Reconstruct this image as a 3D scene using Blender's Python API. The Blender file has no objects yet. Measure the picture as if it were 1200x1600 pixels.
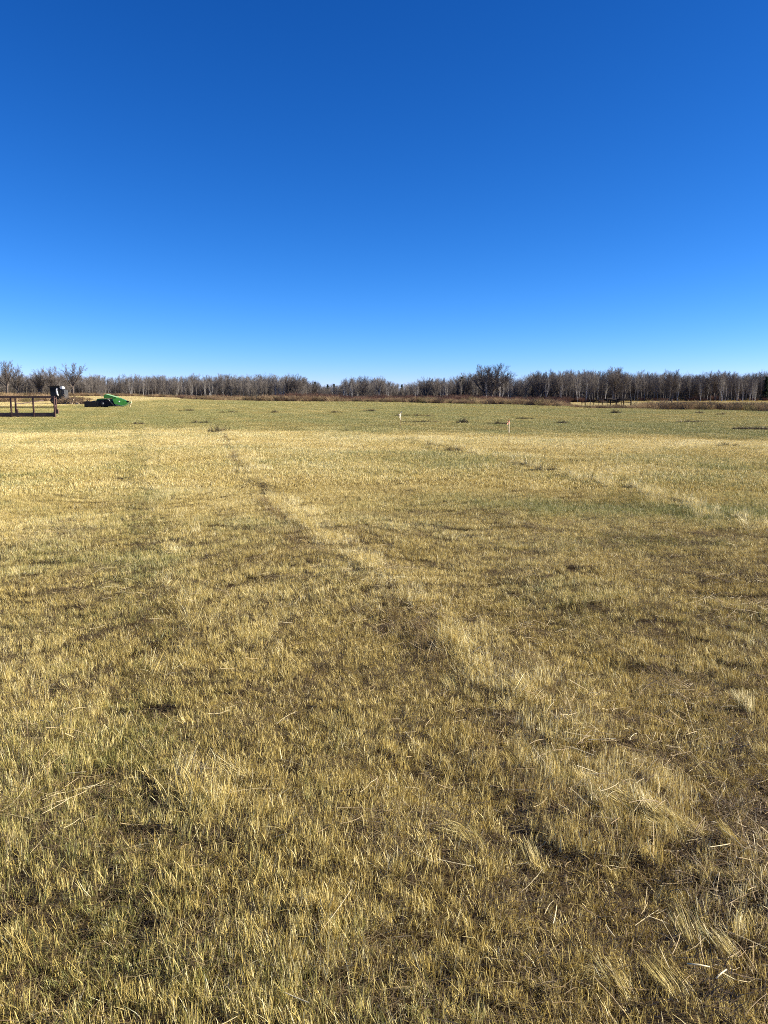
import bpy, math, random
import numpy as np
from mathutils import Vector, Matrix, Euler

R = math.radians
SC = bpy.context.scene
COL = SC.collection
rng = np.random.default_rng(7)
random.seed(11)

# ------------------------------------------------------------------ camera
EYE = 1.6
PITCH = math.atan(188 / 1200)
cam_d = bpy.data.cameras.new('camera')
cam = bpy.data.objects.new('camera', cam_d)
COL.objects.link(cam)
cam.location = (0, 0, EYE)
cam.rotation_euler = (R(90) - PITCH, 0, 0)
cam_d.sensor_fit = 'VERTICAL'
cam_d.sensor_height = 36
cam_d.sensor_width = 27
cam_d.lens = 27
cam_d.clip_start = 0.05
cam_d.clip_end = 8000
SC.camera = cam
SC.render.resolution_x = 768
SC.render.resolution_y = 1024


def gp(px, py, z=0.0):
    """photo pixel -> point on the plane of height z"""
    u, v = (px - 600) / 1200, (800 - py) / 1200
    dy = math.cos(PITCH) + v * math.sin(PITCH)
    dz = -math.sin(PITCH) + v * math.cos(PITCH)
    t = (z - EYE) / dz
    return u * t, dy * t


def at(px, y, z=0.0):
    """X of photo column px at distance y"""
    return (px - 600) / 1200 * (y * math.cos(PITCH) + (EYE - z) * math.sin(PITCH))


def zat(py, y):
    """height of photo row py at distance y"""
    v = (800 - py) / 1200
    dy = math.cos(PITCH) + v * math.sin(PITCH)
    dz = -math.sin(PITCH) + v * math.cos(PITCH)
    return EYE + dz / dy * y


# ------------------------------------------------------------------ noise
_P = np.random.default_rng(3).random((256, 256))


def vn(x, y, s=0):
    x = np.asarray(x, float) + s * 17.13
    y = np.asarray(y, float) - s * 9.71
    xi, yi = np.floor(x), np.floor(y)
    fx, fy = x - xi, y - yi
    fx, fy = fx * fx * (3 - 2 * fx), fy * fy * (3 - 2 * fy)
    a, b = xi.astype(np.int64) & 255, yi.astype(np.int64) & 255
    a1, b1 = (a + 1) & 255, (b + 1) & 255
    return (_P[a, b] * (1 - fx) + _P[a1, b] * fx) * (1 - fy) + (_P[a, b1] * (1 - fx) + _P[a1, b1] * fx) * fy


def fbm(x, y, s=0, o=3):
    r, amp, tot = 0, 1, 0
    for i in range(o):
        r = r + amp * vn(x * 2 ** i, y * 2 ** i, s + i * 5)
        tot += amp
        amp *= .5
    return r / tot


def sm(a, b, x):
    t = np.clip((x - a) / (b - a), 0, 1)
    return t * t * (3 - 2 * t)


# ------------------------------------------------------------------ the lie of the land
TREE_D = 300.0
_bx = [-400, 0, 200, 300, 400, 500, 650, 800, 900, 1000, 1200, 1600]
_by = [617, 617.5, 618.5, 622, 624.5, 626.5, 628.5, 629, 627.5, 626, 625.5, 625.5]
_bz = [zat(b, TREE_D) for b in _by]

TRACK = np.array([gp(*p) for p in [(345, 672), (402, 772), (520, 862), (600, 940), (760, 1080), (905, 1205), (1060, 1360), (1290, 1600)]])
TRACK_R = np.array([gp(*p) for p in [(640, 685), (715, 704), (800, 726), (1000, 772), (1200, 830), (1500, 900)]])
TRACK_L = np.array([gp(*p) for p in [(222, 668), (212, 720), (214, 850), (206, 960), (198, 1150), (150, 1500)]])


def seg_d(x, y, P):
    """signed distance to a polyline"""
    x, y = np.asarray(x, float), np.asarray(y, float)
    best = np.full(x.shape, 1e9)
    sgn = np.ones(x.shape)
    for (ax, ay), (bx, by) in zip(P[:-1], P[1:]):
        dx, dy = bx - ax, by - ay
        L2 = dx * dx + dy * dy
        t = np.clip(((x - ax) * dx + (y - ay) * dy) / L2, 0, 1)
        qx, qy = x - (ax + t * dx), y - (ay + t * dy)
        d = np.hypot(qx, qy)
        c = np.sign(dx * (y - ay) - dy * (x - ax))
        m = d < best
        best = np.where(m, d, best)
        sgn = np.where(m, c, sgn)
    return best * sgn


HOLES = [(*gp(1010, 1112), .10, .06), (*gp(1105, 1125), .09, .06), (*gp(1190, 1165), .10, .07), (*gp(950, 1215), .07, .05), (*gp(1150, 1390), .06, .05), (*gp(880, 1330), .06, .04), (*gp(930, 1560), .05, .04), (*gp(420, 1420), .05, .04), (*gp(480, 1545), .05, .04), (*gp(290, 1290), .04, .04), (*gp(700, 1530), .05, .04),
         (*gp(1085, 1275), .15, .06), (*gp(1060, 1390), .07, .03), (*gp(640, 1090), .12, .03), (*gp(410, 772), .45, .05),
         (*gp(485, 790), .3, .05), (*gp(575, 935), .2, .05), (*gp(770, 935), .2, .04), (*gp(190, 1140), .22, .05),
         (*gp(1190, 985), .2, .04), (*gp(470, 1060), .12, .04),
         (*gp(20, 1230), .15, .04), (*gp(540, 1170), .12, .04), (*gp(720, 1210), .15, .04)]
MOUNDS = [(*gp(960, 1270), .2, .04), (*gp(890, 1200), .18, .035), (*gp(60, 1300), .25, .04)]


def base_z(x, y):
    x, y = np.asarray(x, float), np.asarray(y, float)
    d = np.hypot(x, y)
    px = 600 + 1200 * x / np.maximum(y, 1) / math.cos(PITCH)
    px = np.where(y < 1, np.where(x < 0, -400, 1600), px)
    zt = np.interp(px, _bx, _bz)
    right = sm(760, 930, px)
    d0 = 125 - 48 * right
    k = np.clip((d - d0) / (TREE_D - d0), 0, 1)
    kr = 1 - (1 - k) ** 3
    k = k * (1 - right) + kr * right
    return zt * k


def ground_z(x, y):
    x, y = np.asarray(x, float), np.asarray(y, float)
    d = np.hypot(x, y)
    z = base_z(x, y)
    near = 1 - sm(25, 70, d)
    z = z + (near * (1 - .75 * sm(6, 18, d))) * ((fbm(x * 1.1, y * 1.1, 1) - .5) * .06 + (vn(x * 8, y * 8, 3) - .5) * .018 + (fbm(x * 3.7, y * 3.7, 2) - .5) * .055)
    z = z + sm(20, 60, d) * (fbm(x * .09, y * .09, 4) - .5) * .05 * (1 - sm(140, 250, d))
    for P, w, dep, ridge in ((TRACK, .12, .014, .026), (TRACK_R, .25, .012, .03), (TRACK_L, .16, .022, .0)):
        s = seg_d(x, y, P)
        mod = .25 + 1.6 * vn(x * 1.3, y * 1.3, 9) * vn(x * .5, y * .5, 19)
        z = z - dep * np.exp(-(s / w) ** 2) * mod
        z = z + ridge * np.exp(-((s - .17) / .10) ** 2) * (.55 + mod * .6)
    for hx, hy, r, dep in HOLES:
        z = z - .6 * dep * np.exp(-((x - hx) ** 2 + (y - hy) ** 2) / r ** 2)
    for hx, hy, r, dep in MOUNDS:
        z = z + dep * np.exp(-((x - hx) ** 2 + (y - hy) ** 2) / r ** 2)
    return z


def gz(x, y):
    return .03 * (math.hypot(x, y) > 15) + float(ground_z(np.array([x]), np.array([y]))[0])


_b0, _b1 = gp(0, 668), gp(1200, 686)     # where the straw coloured cut meets the greener headland


def headland(x, y):
    t = (x - _b0[0]) / (_b1[0] - _b0[0])
    yb = _b0[1] + t * (_b1[1] - _b0[1])
    return sm(-2.0, 3.0, y - yb + (vn(x * .5, y * .3, 31) - .5) * 4 + (vn(x * .12, y * .1, 32) - .5) * 5)


BRUSH = np.array([(75, -22), (44, 42), (32, 65), (24.5, 73), (16.5, 97), (4, 116), (-12, 141), (-34, 178), (-55, 215)])


def beyond_brush(x, y):
    """distance behind the front edge of the brush strip (positive = behind)"""
    return seg_d(x, y, BRUSH) * -1


def stubble(x, y):
    """pale tan stubble field on the far left, pale meadow behind the brush"""
    a = sm(-2, 4, (-37 - .14 * (y - 88)) - x) * sm(74, 84, y)
    b = sm(4, 14, beyond_brush(x, y)) * sm(-10, 10, x + 5)
    return np.maximum(a, b)


def tints(x, y):
    """(greenness, bleach, brownness), height and lean of the grass at a place"""
    x, y = np.asarray(x, float), np.asarray(y, float)
    d = np.hypot(x, y)
    n1 = fbm(x * .35, y * .35, 11)
    n2 = fbm(x * 1.6, y * 1.6, 12)
    n3 = fbm(x * .12, y * .12, 13)
    hl = headland(x, y)
    st = stubble(x, y)
    green = .16 + .75 * (n1 - .42) + .5 * (n2 - .5)
    bleach = .52 + .5 * (n2 - .5) + .4 * (fbm(x * .6, y * .6, 15) - .5)
    brown = .13 - .1 * sm(10, 24, d) + .7 * (fbm(x * .8, y * .8, 16) - .5)
    # swaths of the mower, parallel to the wheel tracks
    s = x - .29 * y * -1
    sw = .5 + .5 * np.sin(s * 2 * np.pi / 2.7 + 1.5 * n3)
    green = green + .22 * (sw - .5)
    s2 = y + .27 * x
    bleach = bleach + .15 * sm(8, 22, d) * (1 - hl) + .30 * (vn(s2 * .55, s * .05, 46) - .5) * sm(8, 14, d)
    green = green + .34 * (vn(s2 * .45, s * .06, 47) - .5) * sm(6, 12, d) + .22 * (.5 - sw)
    # known green places
    for px, py, rx, ry, a in ((960, 795, 1.8, .7, .4), (1120, 803, 1.8, .7, .45), (700, 775, 1.5, 1.2, .25), (1000, 850, .9, .5, .45),
                              (850, 915, .5, .35, .4), (900, 960, .35, .4, .35), (180, 960, .4, .7, .2), (60, 880, .9, .7, .2),
                              (640, 1560, .2, .15, .3), (800, 1510, .25, .2, .2), (270, 1150, .2, .2, .15)):
        gx, gy = gp(px, py)
        green = green + a * np.exp(-((x - gx) / rx) ** 2 - ((y - gy) / ry) ** 2)
    green = green + .28 * np.exp(-(seg_d(x, y, TRACK_L) / .3) ** 2) * sm(.3, .6, vn(x * .6, y * .6, 40) + .15)
    tr = seg_d(x, y, TRACK)
    rg = np.exp(-((tr - .18) / .10) ** 2) * sm(.2, .7, fbm(x * 1.5, y * 1.5, 44)) * 1.6
    bleach = bleach + .32 * rg
    green = green - .15 * rg
    brown = brown + .35 * np.exp(-((tr + .12) / .2) ** 2) * vn(x * 2, y * 2, 41)
    tl = np.exp(-(seg_d(x, y, TRACK_L) / .16) ** 2)
    brown = brown + .45 * tl
    bleach = bleach - .2 * tl
    # messy hay in the lower right corner
    hx, hy = gp(1130, 1300)
    mess = np.exp(-((x - hx) / .6) ** 2 - ((y - hy) / .8) ** 2)
    brown = brown + .12 * mess
    green = green - .2 * mess
    green = green * (1 - hl) + hl * (.62 + .2 * (sw - .5) + .5 * (n1 - .5) + .5 * (n3 - .5))
    bleach = bleach * (1 - hl) + hl * (.40 + .4 * (n2 - .5) + .5 * (n1 - .5) + .2 * (.5 - sw))
    brown = brown * (1 - .5 * hl)
    green = green * (1 - st) + st * (.12 + .5 * (n3 - .5))
    bleach = bleach * (1 - st) + st * .8
    brown = brown * (1 - st) + st * (.42 + .3 * (n1 - .5))
    h = .74 + .55 * (n2 - .5) + .35 * (n1 - .5)
    h = h + .30 * rg - .32 * np.exp(-(tr / .11) ** 2) * vn(x * 1.3, y * 1.3, 42) * 1.4
    h = h - .35 * np.exp(-(seg_d(x, y, TRACK_L) / .12) ** 2) * vn(x * 1.3, y * 1.3, 43) * 1.4
    for qx, qy, r, dep in HOLES:
        h = h - .7 * np.exp(-((x - qx) ** 2 + (y - qy) ** 2) / (r * .7) ** 2)
    for qx, qy, r, dep in MOUNDS[:2]:
        q = np.exp(-((x - qx) ** 2 + (y - qy) ** 2) / (r * .9) ** 2)
        h = h + .8 * q
        green = green + .25 * q
        bleach = bleach + .3 * q
    h = np.clip(h, .48 + .12 * sm(3, 8, d), 1.9) * (1 - .25 * hl)
    return np.clip(green, 0, 1), np.clip(bleach, 0, 1), np.clip(brown, 0, 1), h, mess


# ------------------------------------------------------------------ helpers
def link(o):
    COL.objects.link(o)
    return o


def tag(o, label=None, cat=None, group=None, kind=None):
    if label: o['label'] = label
    if cat: o['category'] = cat
    if group: o['group'] = group
    if kind: o['kind'] = kind
    return o


def empty(name, loc, rz=0, scale=1.0):
    o = bpy.data.objects.new(name, None)
    o.empty_display_size = .3
    o.location = loc
    o.rotation_euler = (0, 0, rz)
    o.scale = (scale, scale, scale) if not hasattr(scale, '__len__') else scale
    return link(o)


def np_mesh(name, V, F, mats, attrs=None, smooth=False, midx=None):
    me = bpy.data.meshes.new(name)
    V = np.ascontiguousarray(V, np.float32)
    F = np.ascontiguousarray(F, np.int32)
    n, k = F.shape
    me.vertices.add(len(V))
    me.vertices.foreach_set('co', V.ravel())
    me.loops.add(n * k)
    me.loops.foreach_set('vertex_index', F.ravel())
    me.polygons.add(n)
    me.polygons.foreach_set('loop_start', np.arange(0, n * k, k, dtype=np.int32))
    if smooth:
        me.polygons.foreach_set('use_smooth', np.ones(n, bool))
    if midx is not None:
        me.polygons.foreach_set('material_index', np.asarray(midx, np.int32))
    me.update(calc_edges=True)
    for m in mats:
        me.materials.append(m)
    for an, (typ, val) in (attrs or {}).items():
        a = me.attributes.new(an, typ, 'POINT')
        a.data.foreach_set('color' if 'COLOR' in typ else ('vector' if 'VECTOR' in typ else 'value'), np.ascontiguousarray(val).ravel())
    return me


class MB:
    """collects boxes, tubes and prisms, builds them as ONE mesh object"""

    def __init__(self):
        self.v, self.f = [], []

    def add(self, vs, fs):
        o = len(self.v)
        self.v += [tuple(p) for p in vs]
        self.f += [tuple(i + o for i in q) for q in fs]
        return self

    def box(self, c, s, rot=None, bev=0.0):
        x, y, z = s[0] / 2, s[1] / 2, s[2] / 2
        b = min(bev, x * .9, y * .9, z * .9)
        if b <= 0:
            vs = [Vector((i, j, k)) for i in (-x, x) for j in (-y, y) for k in (-z, z)]
            fs = [(0, 1, 3, 2), (4, 6, 7, 5), (0, 4, 5, 1), (2, 3, 7, 6), (0, 2, 6, 4), (1, 5, 7, 3)]
        else:
            import bmesh
            bm = bmesh.new()
            bmesh.ops.create_cube(bm, size=1)
            bmesh.ops.scale(bm, vec=(s[0], s[1], s[2]), verts=bm.verts)
            bmesh.ops.bevel(bm, geom=list(bm.edges), offset=b, segments=2, affect='EDGES', profile=.6)
            bm.verts.index_update()
            vs = [v.co.copy() for v in bm.verts]
            fs = [[v.index for v in q.verts] for q in bm.faces]
            bm.free()
        m = (rot or Matrix.Identity(3))
        return self.add([m @ v + Vector(c) for v in vs], fs)

    def tube(self, pts, rad, n=6, cap=True):
        pts = [Vector(p) for p in pts]
        if not hasattr(rad, '__len__'):
            rad = [rad] * len(pts)
        vs, fs = [], []
        t0 = (pts[1] - pts[0]).normalized()
        a = t0.orthogonal().normalized()
        for i, p in enumerate(pts):
            t = (pts[min(i + 1, len(pts) - 1)] - pts[max(i - 1, 0)]).normalized()
            a = (a - t * a.dot(t)).normalized()
            b = t.cross(a)
            for k in range(n):
                w = 2 * math.pi * k / n
                vs.append(p + (a * math.cos(w) + b * math.sin(w)) * rad[i])
        for i in range(len(pts) - 1):
            for k in range(n):
                k2 = (k + 1) % n
                fs.append((i * n + k, i * n + k2, (i + 1) * n + k2, (i + 1) * n + k))
        if cap:
            fs.append(tuple(range(n))[::-1])
            fs.append(tuple((len(pts) - 1) * n + k for k in range(n)))
        return self.add(vs, fs)

    def prism(self, poly, y0, y1):
        """outline in XZ, extruded from y0 to y1"""
        n = len(poly)
        vs = [(x, y0, z) for x, z in poly] + [(x, y1, z) for x, z in poly]
        fs = [tuple(range(n)), tuple(range(2 * n - 1, n - 1, -1))]
        for i in range(n):
            j = (i + 1) % n
            fs.append((j, i, n + i, n + j))
        return self.add(vs, fs)

    def shear(self, k, ztop):
        self.v = [(x, y - k * max(0, ztop - z), z) for x, y, z in self.v]
        return self

    def lathe(self, c, axis, prof, n=20):
        """prof: (offset along axis, radius)"""
        ax = Vector(axis).normalized()
        a = ax.orthogonal().normalized()
        b = ax.cross(a)
        vs, fs = [], []
        for o, r in prof:
            for k in range(n):
                w = 2 * math.pi * k / n
                vs.append(Vector(c) + ax * o + (a * math.cos(w) + b * math.sin(w)) * r)
        for i in range(len(prof) - 1):
            for k in range(n):
                k2 = (k + 1) % n
                fs.append((i * n + k, i * n + k2, (i + 1) * n + k2, (i + 1) * n + k))
        fs.append(tuple(range(n))[::-1])
        fs.append(tuple((len(prof) - 1) * n + k for k in range(n)))
        return self.add(vs, fs)

    def mesh(self, name, mat, smooth=False):
        import bmesh
        me = bpy.data.meshes.new(name)
        me.from_pydata(self.v, [], self.f)
        bm = bmesh.new()
        bm.from_mesh(me)
        bmesh.ops.recalc_face_normals(bm, faces=bm.faces)
        bm.to_mesh(me)
        bm.free()
        me.materials.append(mat)
        if smooth:
            for p in me.polygons:
                p.use_smooth = True
        return me

    def build(self, name, mat, parent=None, smooth=False):
        o = bpy.data.objects.new(name, self.mesh(name, mat, smooth))
        link(o)
        if parent:
            o.parent = parent
        return o


# ------------------------------------------------------------------ materials
def new_mat(name):
    m = bpy.data.materials.new(name)
    m.use_nodes = True
    nt = m.node_tree
    nt.nodes.clear()
    return m, nt, nt.nodes, nt.links


def N(nt, typ, **kw):
    n = nt.nodes.new(typ)
    for k, v in kw.items():
        setattr(n, k, v)
    return n


def mathn(nt, op, a, b=None, c=None, clamp=False):
    n = nt.nodes.new('ShaderNodeMath')
    n.operation = op
    n.use_clamp = clamp
    for i, q in enumerate((a, b, c)):
        if q is None: continue
        if isinstance(q, (int, float)):
            n.inputs[i].default_value = q
        else:
            nt.links.new(q, n.inputs[i])
    return n.outputs[0]


def mixc(nt, f, a, b, mode='MIX'):
    n = nt.nodes.new('ShaderNodeMix')
    n.data_type = 'RGBA'
    n.blend_type = mode
    for s, q in ((n.inputs[0], f), (n.inputs[6], a), (n.inputs[7], b)):
        if isinstance(q, (int, float)):
            s.default_value = q
        elif isinstance(q, tuple):
            s.default_value = (*q, 1)
        else:
            nt.links.new(q, s)
    return n.outputs[2]


def ramp(nt, f, stops):
    n = nt.nodes.new('ShaderNodeValToRGB')
    e = n.color_ramp.elements
    while len(e) < len(stops):
        e.new(.5)
    for q, (p, c) in zip(e, stops):
        q.position = p
        q.color = (*c, 1)
    nt.links.new(f, n.inputs[0])
    return n.outputs[0]


def noise(nt, scale, detail=4, rough=.6, coord='Object', stretch=None):
    tc = nt.nodes.new('ShaderNodeTexCoord')
    v = tc.outputs[coord]
    if stretch:
        mp = nt.nodes.new('ShaderNodeMapping')
        mp.inputs['Scale'].default_value = stretch
        nt.links.new(v, mp.inputs[0])
        v = mp.outputs[0]
    n = nt.nodes.new('ShaderNodeTexNoise')
    n.inputs['Scale'].default_value = scale
    n.inputs['Detail'].default_value = detail
    n.inputs['Roughness'].default_value = rough
    nt.links.new(v, n.inputs['Vector'])
    return n.outputs[0]


def mat_worn(name, c0, c1, scale=6, rough=.6, metal=0.0, stretch=None, bump=.0, spec=.4, lo=.35, hi=.65):
    m, nt, ns, ls = new_mat(name)
    f = noise(nt, scale, 5, .65, 'Object', stretch)
    c = ramp(nt, f, [(lo, c0), (hi, c1)])
    b = N(nt, 'ShaderNodeBsdfPrincipled')
    ls.new(c, b.inputs['Base Color'])
    b.inputs['Roughness'].default_value = rough
    b.inputs['Metallic'].default_value = metal
    b.inputs['Specular IOR Level'].default_value = spec
    if bump:
        bp = N(nt, 'ShaderNodeBump')
        bp.inputs['Strength'].default_value = bump
        bp.inputs['Distance'].default_value = .02
        ls.new(f, bp.inputs['Height'])
        ls.new(bp.outputs[0], b.inputs['Normal'])
    o = N(nt, 'ShaderNodeOutputMaterial')
    ls.new(b.outputs[0], o.inputs[0])
    return m


def mat_blades(name, transl=.18):
    """grass: per blade random (Col.r), kind (Col.g), height along the blade (Col.b); tint = (green, bleach, brown) of the place"""
    m, nt, ns, ls = new_mat(name)
    a = N(nt, 'ShaderNodeAttribute', attribute_name='Col', attribute_type='GEOMETRY')
    sa = N(nt, 'ShaderNodeSeparateColor')
    ls.new(a.outputs['Color'], sa.inputs[0])
    t = N(nt, 'ShaderNodeAttribute', attribute_name='tint', attribute_type='INSTANCER')
    st = N(nt, 'ShaderNodeSeparateXYZ')
    ls.new(t.outputs['Vector'], st.inputs[0])
    green, bleach, brown = st.outputs
    u = mathn(nt, 'ADD', mathn(nt, 'MULTIPLY', sa.outputs[0], .75), mathn(nt, 'MULTIPLY', mathn(nt, 'SUBTRACT', bleach, .5), .75), clamp=True)
    u = mathn(nt, 'ADD', u, .12, clamp=True)
    straw = ramp(nt, u, STRAW)
    br = mathn(nt, 'MULTIPLY_ADD', mathn(nt, 'SUBTRACT', brown, sa.outputs[1]), 4.0, .3, clamp=True)
    straw = mixc(nt, br, straw, ramp(nt, sa.outputs[0], BROWN))
    grn = ramp(nt, sa.outputs[0], GREEN)
    gf = mathn(nt, 'MULTIPLY_ADD', mathn(nt, 'SUBTRACT', green, sa.outputs[1]), 3.0, .45, clamp=True)
    c = mixc(nt, gf, straw, grn)
    # greener foot of each blade, darkened to put gap shade into its colour
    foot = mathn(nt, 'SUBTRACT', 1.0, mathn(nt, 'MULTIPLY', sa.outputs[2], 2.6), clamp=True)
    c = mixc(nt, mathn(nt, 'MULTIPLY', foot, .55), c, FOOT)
    d = N(nt, 'ShaderNodeBsdfDiffuse')
    ls.new(c, d.inputs[0])
    tr = N(nt, 'ShaderNodeBsdfTranslucent')
    ls.new(c, tr.inputs[0])
    mx = N(nt, 'ShaderNodeMixShader')
    mx.inputs[0].default_value = transl
    ls.new(d.outputs[0], mx.inputs[1])
    ls.new(tr.outputs[0], mx.inputs[2])
    gl = N(nt, 'ShaderNodeBsdfGlossy')
    gl.inputs['Roughness'].default_value = .45
    gl.inputs['Color'].default_value = (.9, .9, .85, 1)
    mx2 = N(nt, 'ShaderNodeMixShader')
    mx2.inputs[0].default_value = .05
    ls.new(mx.outputs[0], mx2.inputs[1])
    ls.new(gl.outputs[0], mx2.inputs[2])
    o = N(nt, 'ShaderNodeOutputMaterial')
    ls.new(mx2.outputs[0], o.inputs[0])
    return m


STRAW = [(0.0, (.11, .07, .022)), (.25, (.34, .25, .066)), (.5, (.64, .485, .14)), (.8, (.84, .69, .28)), (1.0, (.92, .83, .50))]
BROWN = [(0.0, (.12, .070, .032)), (.6, (.32, .21, .095)), (1.0, (.52, .37, .18))]
GREEN = [(0.0, (.12, .13, .030)), (.5, (.27, .265, .075)), (1.0, (.44, .41, .15))]
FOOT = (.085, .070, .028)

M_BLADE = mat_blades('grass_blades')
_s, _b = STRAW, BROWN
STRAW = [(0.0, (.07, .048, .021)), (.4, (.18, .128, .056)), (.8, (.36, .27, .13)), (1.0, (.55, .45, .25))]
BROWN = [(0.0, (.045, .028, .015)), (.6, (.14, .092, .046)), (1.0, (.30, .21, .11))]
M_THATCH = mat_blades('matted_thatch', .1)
STRAW, BROWN = _s, _b


def mat_ground():
    m, nt, ns, ls = new_mat('field_soil_and_thatch')
    f1 = noise(nt, 38.0, 6, .75)
    f2 = noise(nt, .35, 4, .6)
    c = ramp(nt, f1, [(.3, (.022, .015, .009)), (.5, (.060, .042, .023)), (.62, (.12, .085, .045)), (.72, (.26, .20, .10))])
    a = N(nt, 'ShaderNodeAttribute', attribute_name='cover', attribute_type='GEOMETRY')
    c2 = mixc(nt, mathn(nt, 'MULTIPLY', f2, .4), a.outputs['Color'], (.12, .10, .04))
    c = mixc(nt, a.outputs['Alpha'], c, c2)
    b = N(nt, 'ShaderNodeBsdfDiffuse')
    ls.new(c, b.inputs[0])
    bp = N(nt, 'ShaderNodeBump')
    bp.inputs['Strength'].default_value = .8
    bp.inputs['Distance'].default_value = .03
    ls.new(f1, bp.inputs['Height'])
    ls.new(bp.outputs[0], b.inputs['Normal'])
    o = N(nt, 'ShaderNodeOutputMaterial')
    ls.new(b.outputs[0], o.inputs[0])
    return m


M_GROUND = mat_ground()

# ------------------------------------------------------------------ ground: one sheet to the horizon
def build_ground():
    fine = np.arange(-42, 42.01, .35)
    ang = np.radians(np.concatenate([np.arange(-180, -42, 6), fine, np.arange(48, 180, 6)]))
    rad = [.25]
    while rad[-1] < 60:
        rad.append(rad[-1] * 1.011 + .004)
    while rad[-1] < 4000:
        rad.append(rad[-1] * 1.03)
    rad = np.array(rad)
    A, B = np.meshgrid(ang, rad)
    X, Y = np.sin(A) * B, np.cos(A) * B
    X, Y = X.ravel(), Y.ravel()
    Z = ground_z(X, Y)
    na, nr = len(ang), len(rad)
    i, j = np.meshgrid(np.arange(nr - 1), np.arange(na), indexing='ij')
    j2 = (j + 1) % na
    F = np.stack([i * na + j, i * na + j2, (i + 1) * na + j2, (i + 1) * na + j], -1).reshape(-1, 4)[:, ::-1]
    V = np.concatenate([np.stack([X, Y, Z], 1), [[0, 0, Z[:na].mean()]]])
    g, bl, br, h, ms = tints(X, Y)
    straw, grn, brn = np.array([.42, .31, .10]), np.array([.22, .20, .055]), np.array([.28, .18, .09])
    c = straw * (1 - g)[:, None] + grn * g[:, None]
    c = c * (1 - .6 * br)[:, None] + brn * (.6 * br)[:, None]
    far = sm(18, 55, np.hypot(X, Y)) * .95
    C = np.concatenate([np.concatenate([c, far[:, None]], 1), [[.1, .1, .1, 0]]])
    me = np_mesh('field', V, F, [M_GROUND], {'cover': ('FLOAT_COLOR', C.astype(np.float32))}, smooth=True)
    o = link(bpy.data.objects.new('ground', me))
    tag(o, 'flat mown hay field under the grass reaching back to the woods', kind='structure')


build_ground()


# ------------------------------------------------------------------ grass
def blades(n, rad, hmin, hmax, wmin, wmax, lean=.45, flat=0.0, seed=0, bunch=13, spread=.012, hvar=(.45, 1.25), comb=(0, 0)):
    r = np.random.default_rng(seed)
    # blades stand in small bunches
    nb = max(1, n // bunch)
    th, q = r.random(nb) * 2 * np.pi, np.sqrt(r.random(nb)) * rad
    bx, by = q * np.cos(th), q * np.sin(th)
    k = r.integers(0, nb, n)
    sx = spread
    x = bx[k] + r.normal(0, sx, n)
    y = by[k] + r.normal(0, sx, n)
    hb = r.uniform(*hvar, nb)
    h = r.uniform(hmin, hmax, n) * hb[k]
    w = r.uniform(wmin, wmax, n) * .5
    la = r.random(n) * 2 * np.pi
    lb = r.random(nb) * 2 * np.pi
    lm = np.abs(r.normal(0, lean, n))
    lx = np.cos(la) * lm + np.cos(lb[k]) * lean * .55 + comb[0] 
    ly = np.sin(la) * lm + np.sin(lb[k]) * lean * .55 + comb[1] 
    fl = r.random(n) < flat
    lx = np.where(fl, np.cos(la) * 2.5, lx)
    ly = np.where(fl, np.sin(la) * 2.5, ly)
    fa = r.random(n) * 2 * np.pi
    wx, wy = np.cos(fa), np.sin(fa)
    blunt = r.random(n) < .4
    curve = r.uniform(.6, 2.0, n)
    t = np.array([0, .4, .75, 1.0])
    V = np.zeros((n, 8, 3))
    Cc = np.zeros((n, 8, 4))
    u = r.random(n)
    kind = np.clip(r.random(nb)[k] * .5 + r.random(n) * .5, 0, 1)
    L = np.sqrt(1 + lx ** 2 + ly ** 2)
    for i, ti in enumerate(t):
        c = ti ** curve
        px, py, pz = x + lx / L * h * c, y + ly / L * h * c, h * ti / L ** (.4 + .6 * ti) - .015
        ww = w * [1, .95, .7, 0][i] if i < 3 else w * np.where(blunt, .5, .1)
        V[:, i * 2] = np.stack([px - wx * ww, py - wy * ww, pz], 1)
        V[:, i * 2 + 1] = np.stack([px + wx * ww, py + wy * ww, pz], 1)
        Cc[:, i * 2:i * 2 + 2] = np.stack([u, kind, np.full(n, ti), np.ones(n)], 1)[:, None]
    b = np.arange(n)[:, None] * 8
    F = np.concatenate([b + np.array([[0, 1, 3, 2]]), b + np.array([[2, 3, 5, 4]]), b + np.array([[4, 5, 7, 6]])])
    return V.reshape(-1, 3), F, Cc.reshape(-1, 4).astype(np.float32)


PROTO = {}


def proto(cname, name, me):
    c = PROTO.get(cname) or bpy.data.collections.new(cname)
    PROTO[cname] = c
    o = bpy.data.objects.new(name, me)
    c.objects.link(o)
    return o


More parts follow.
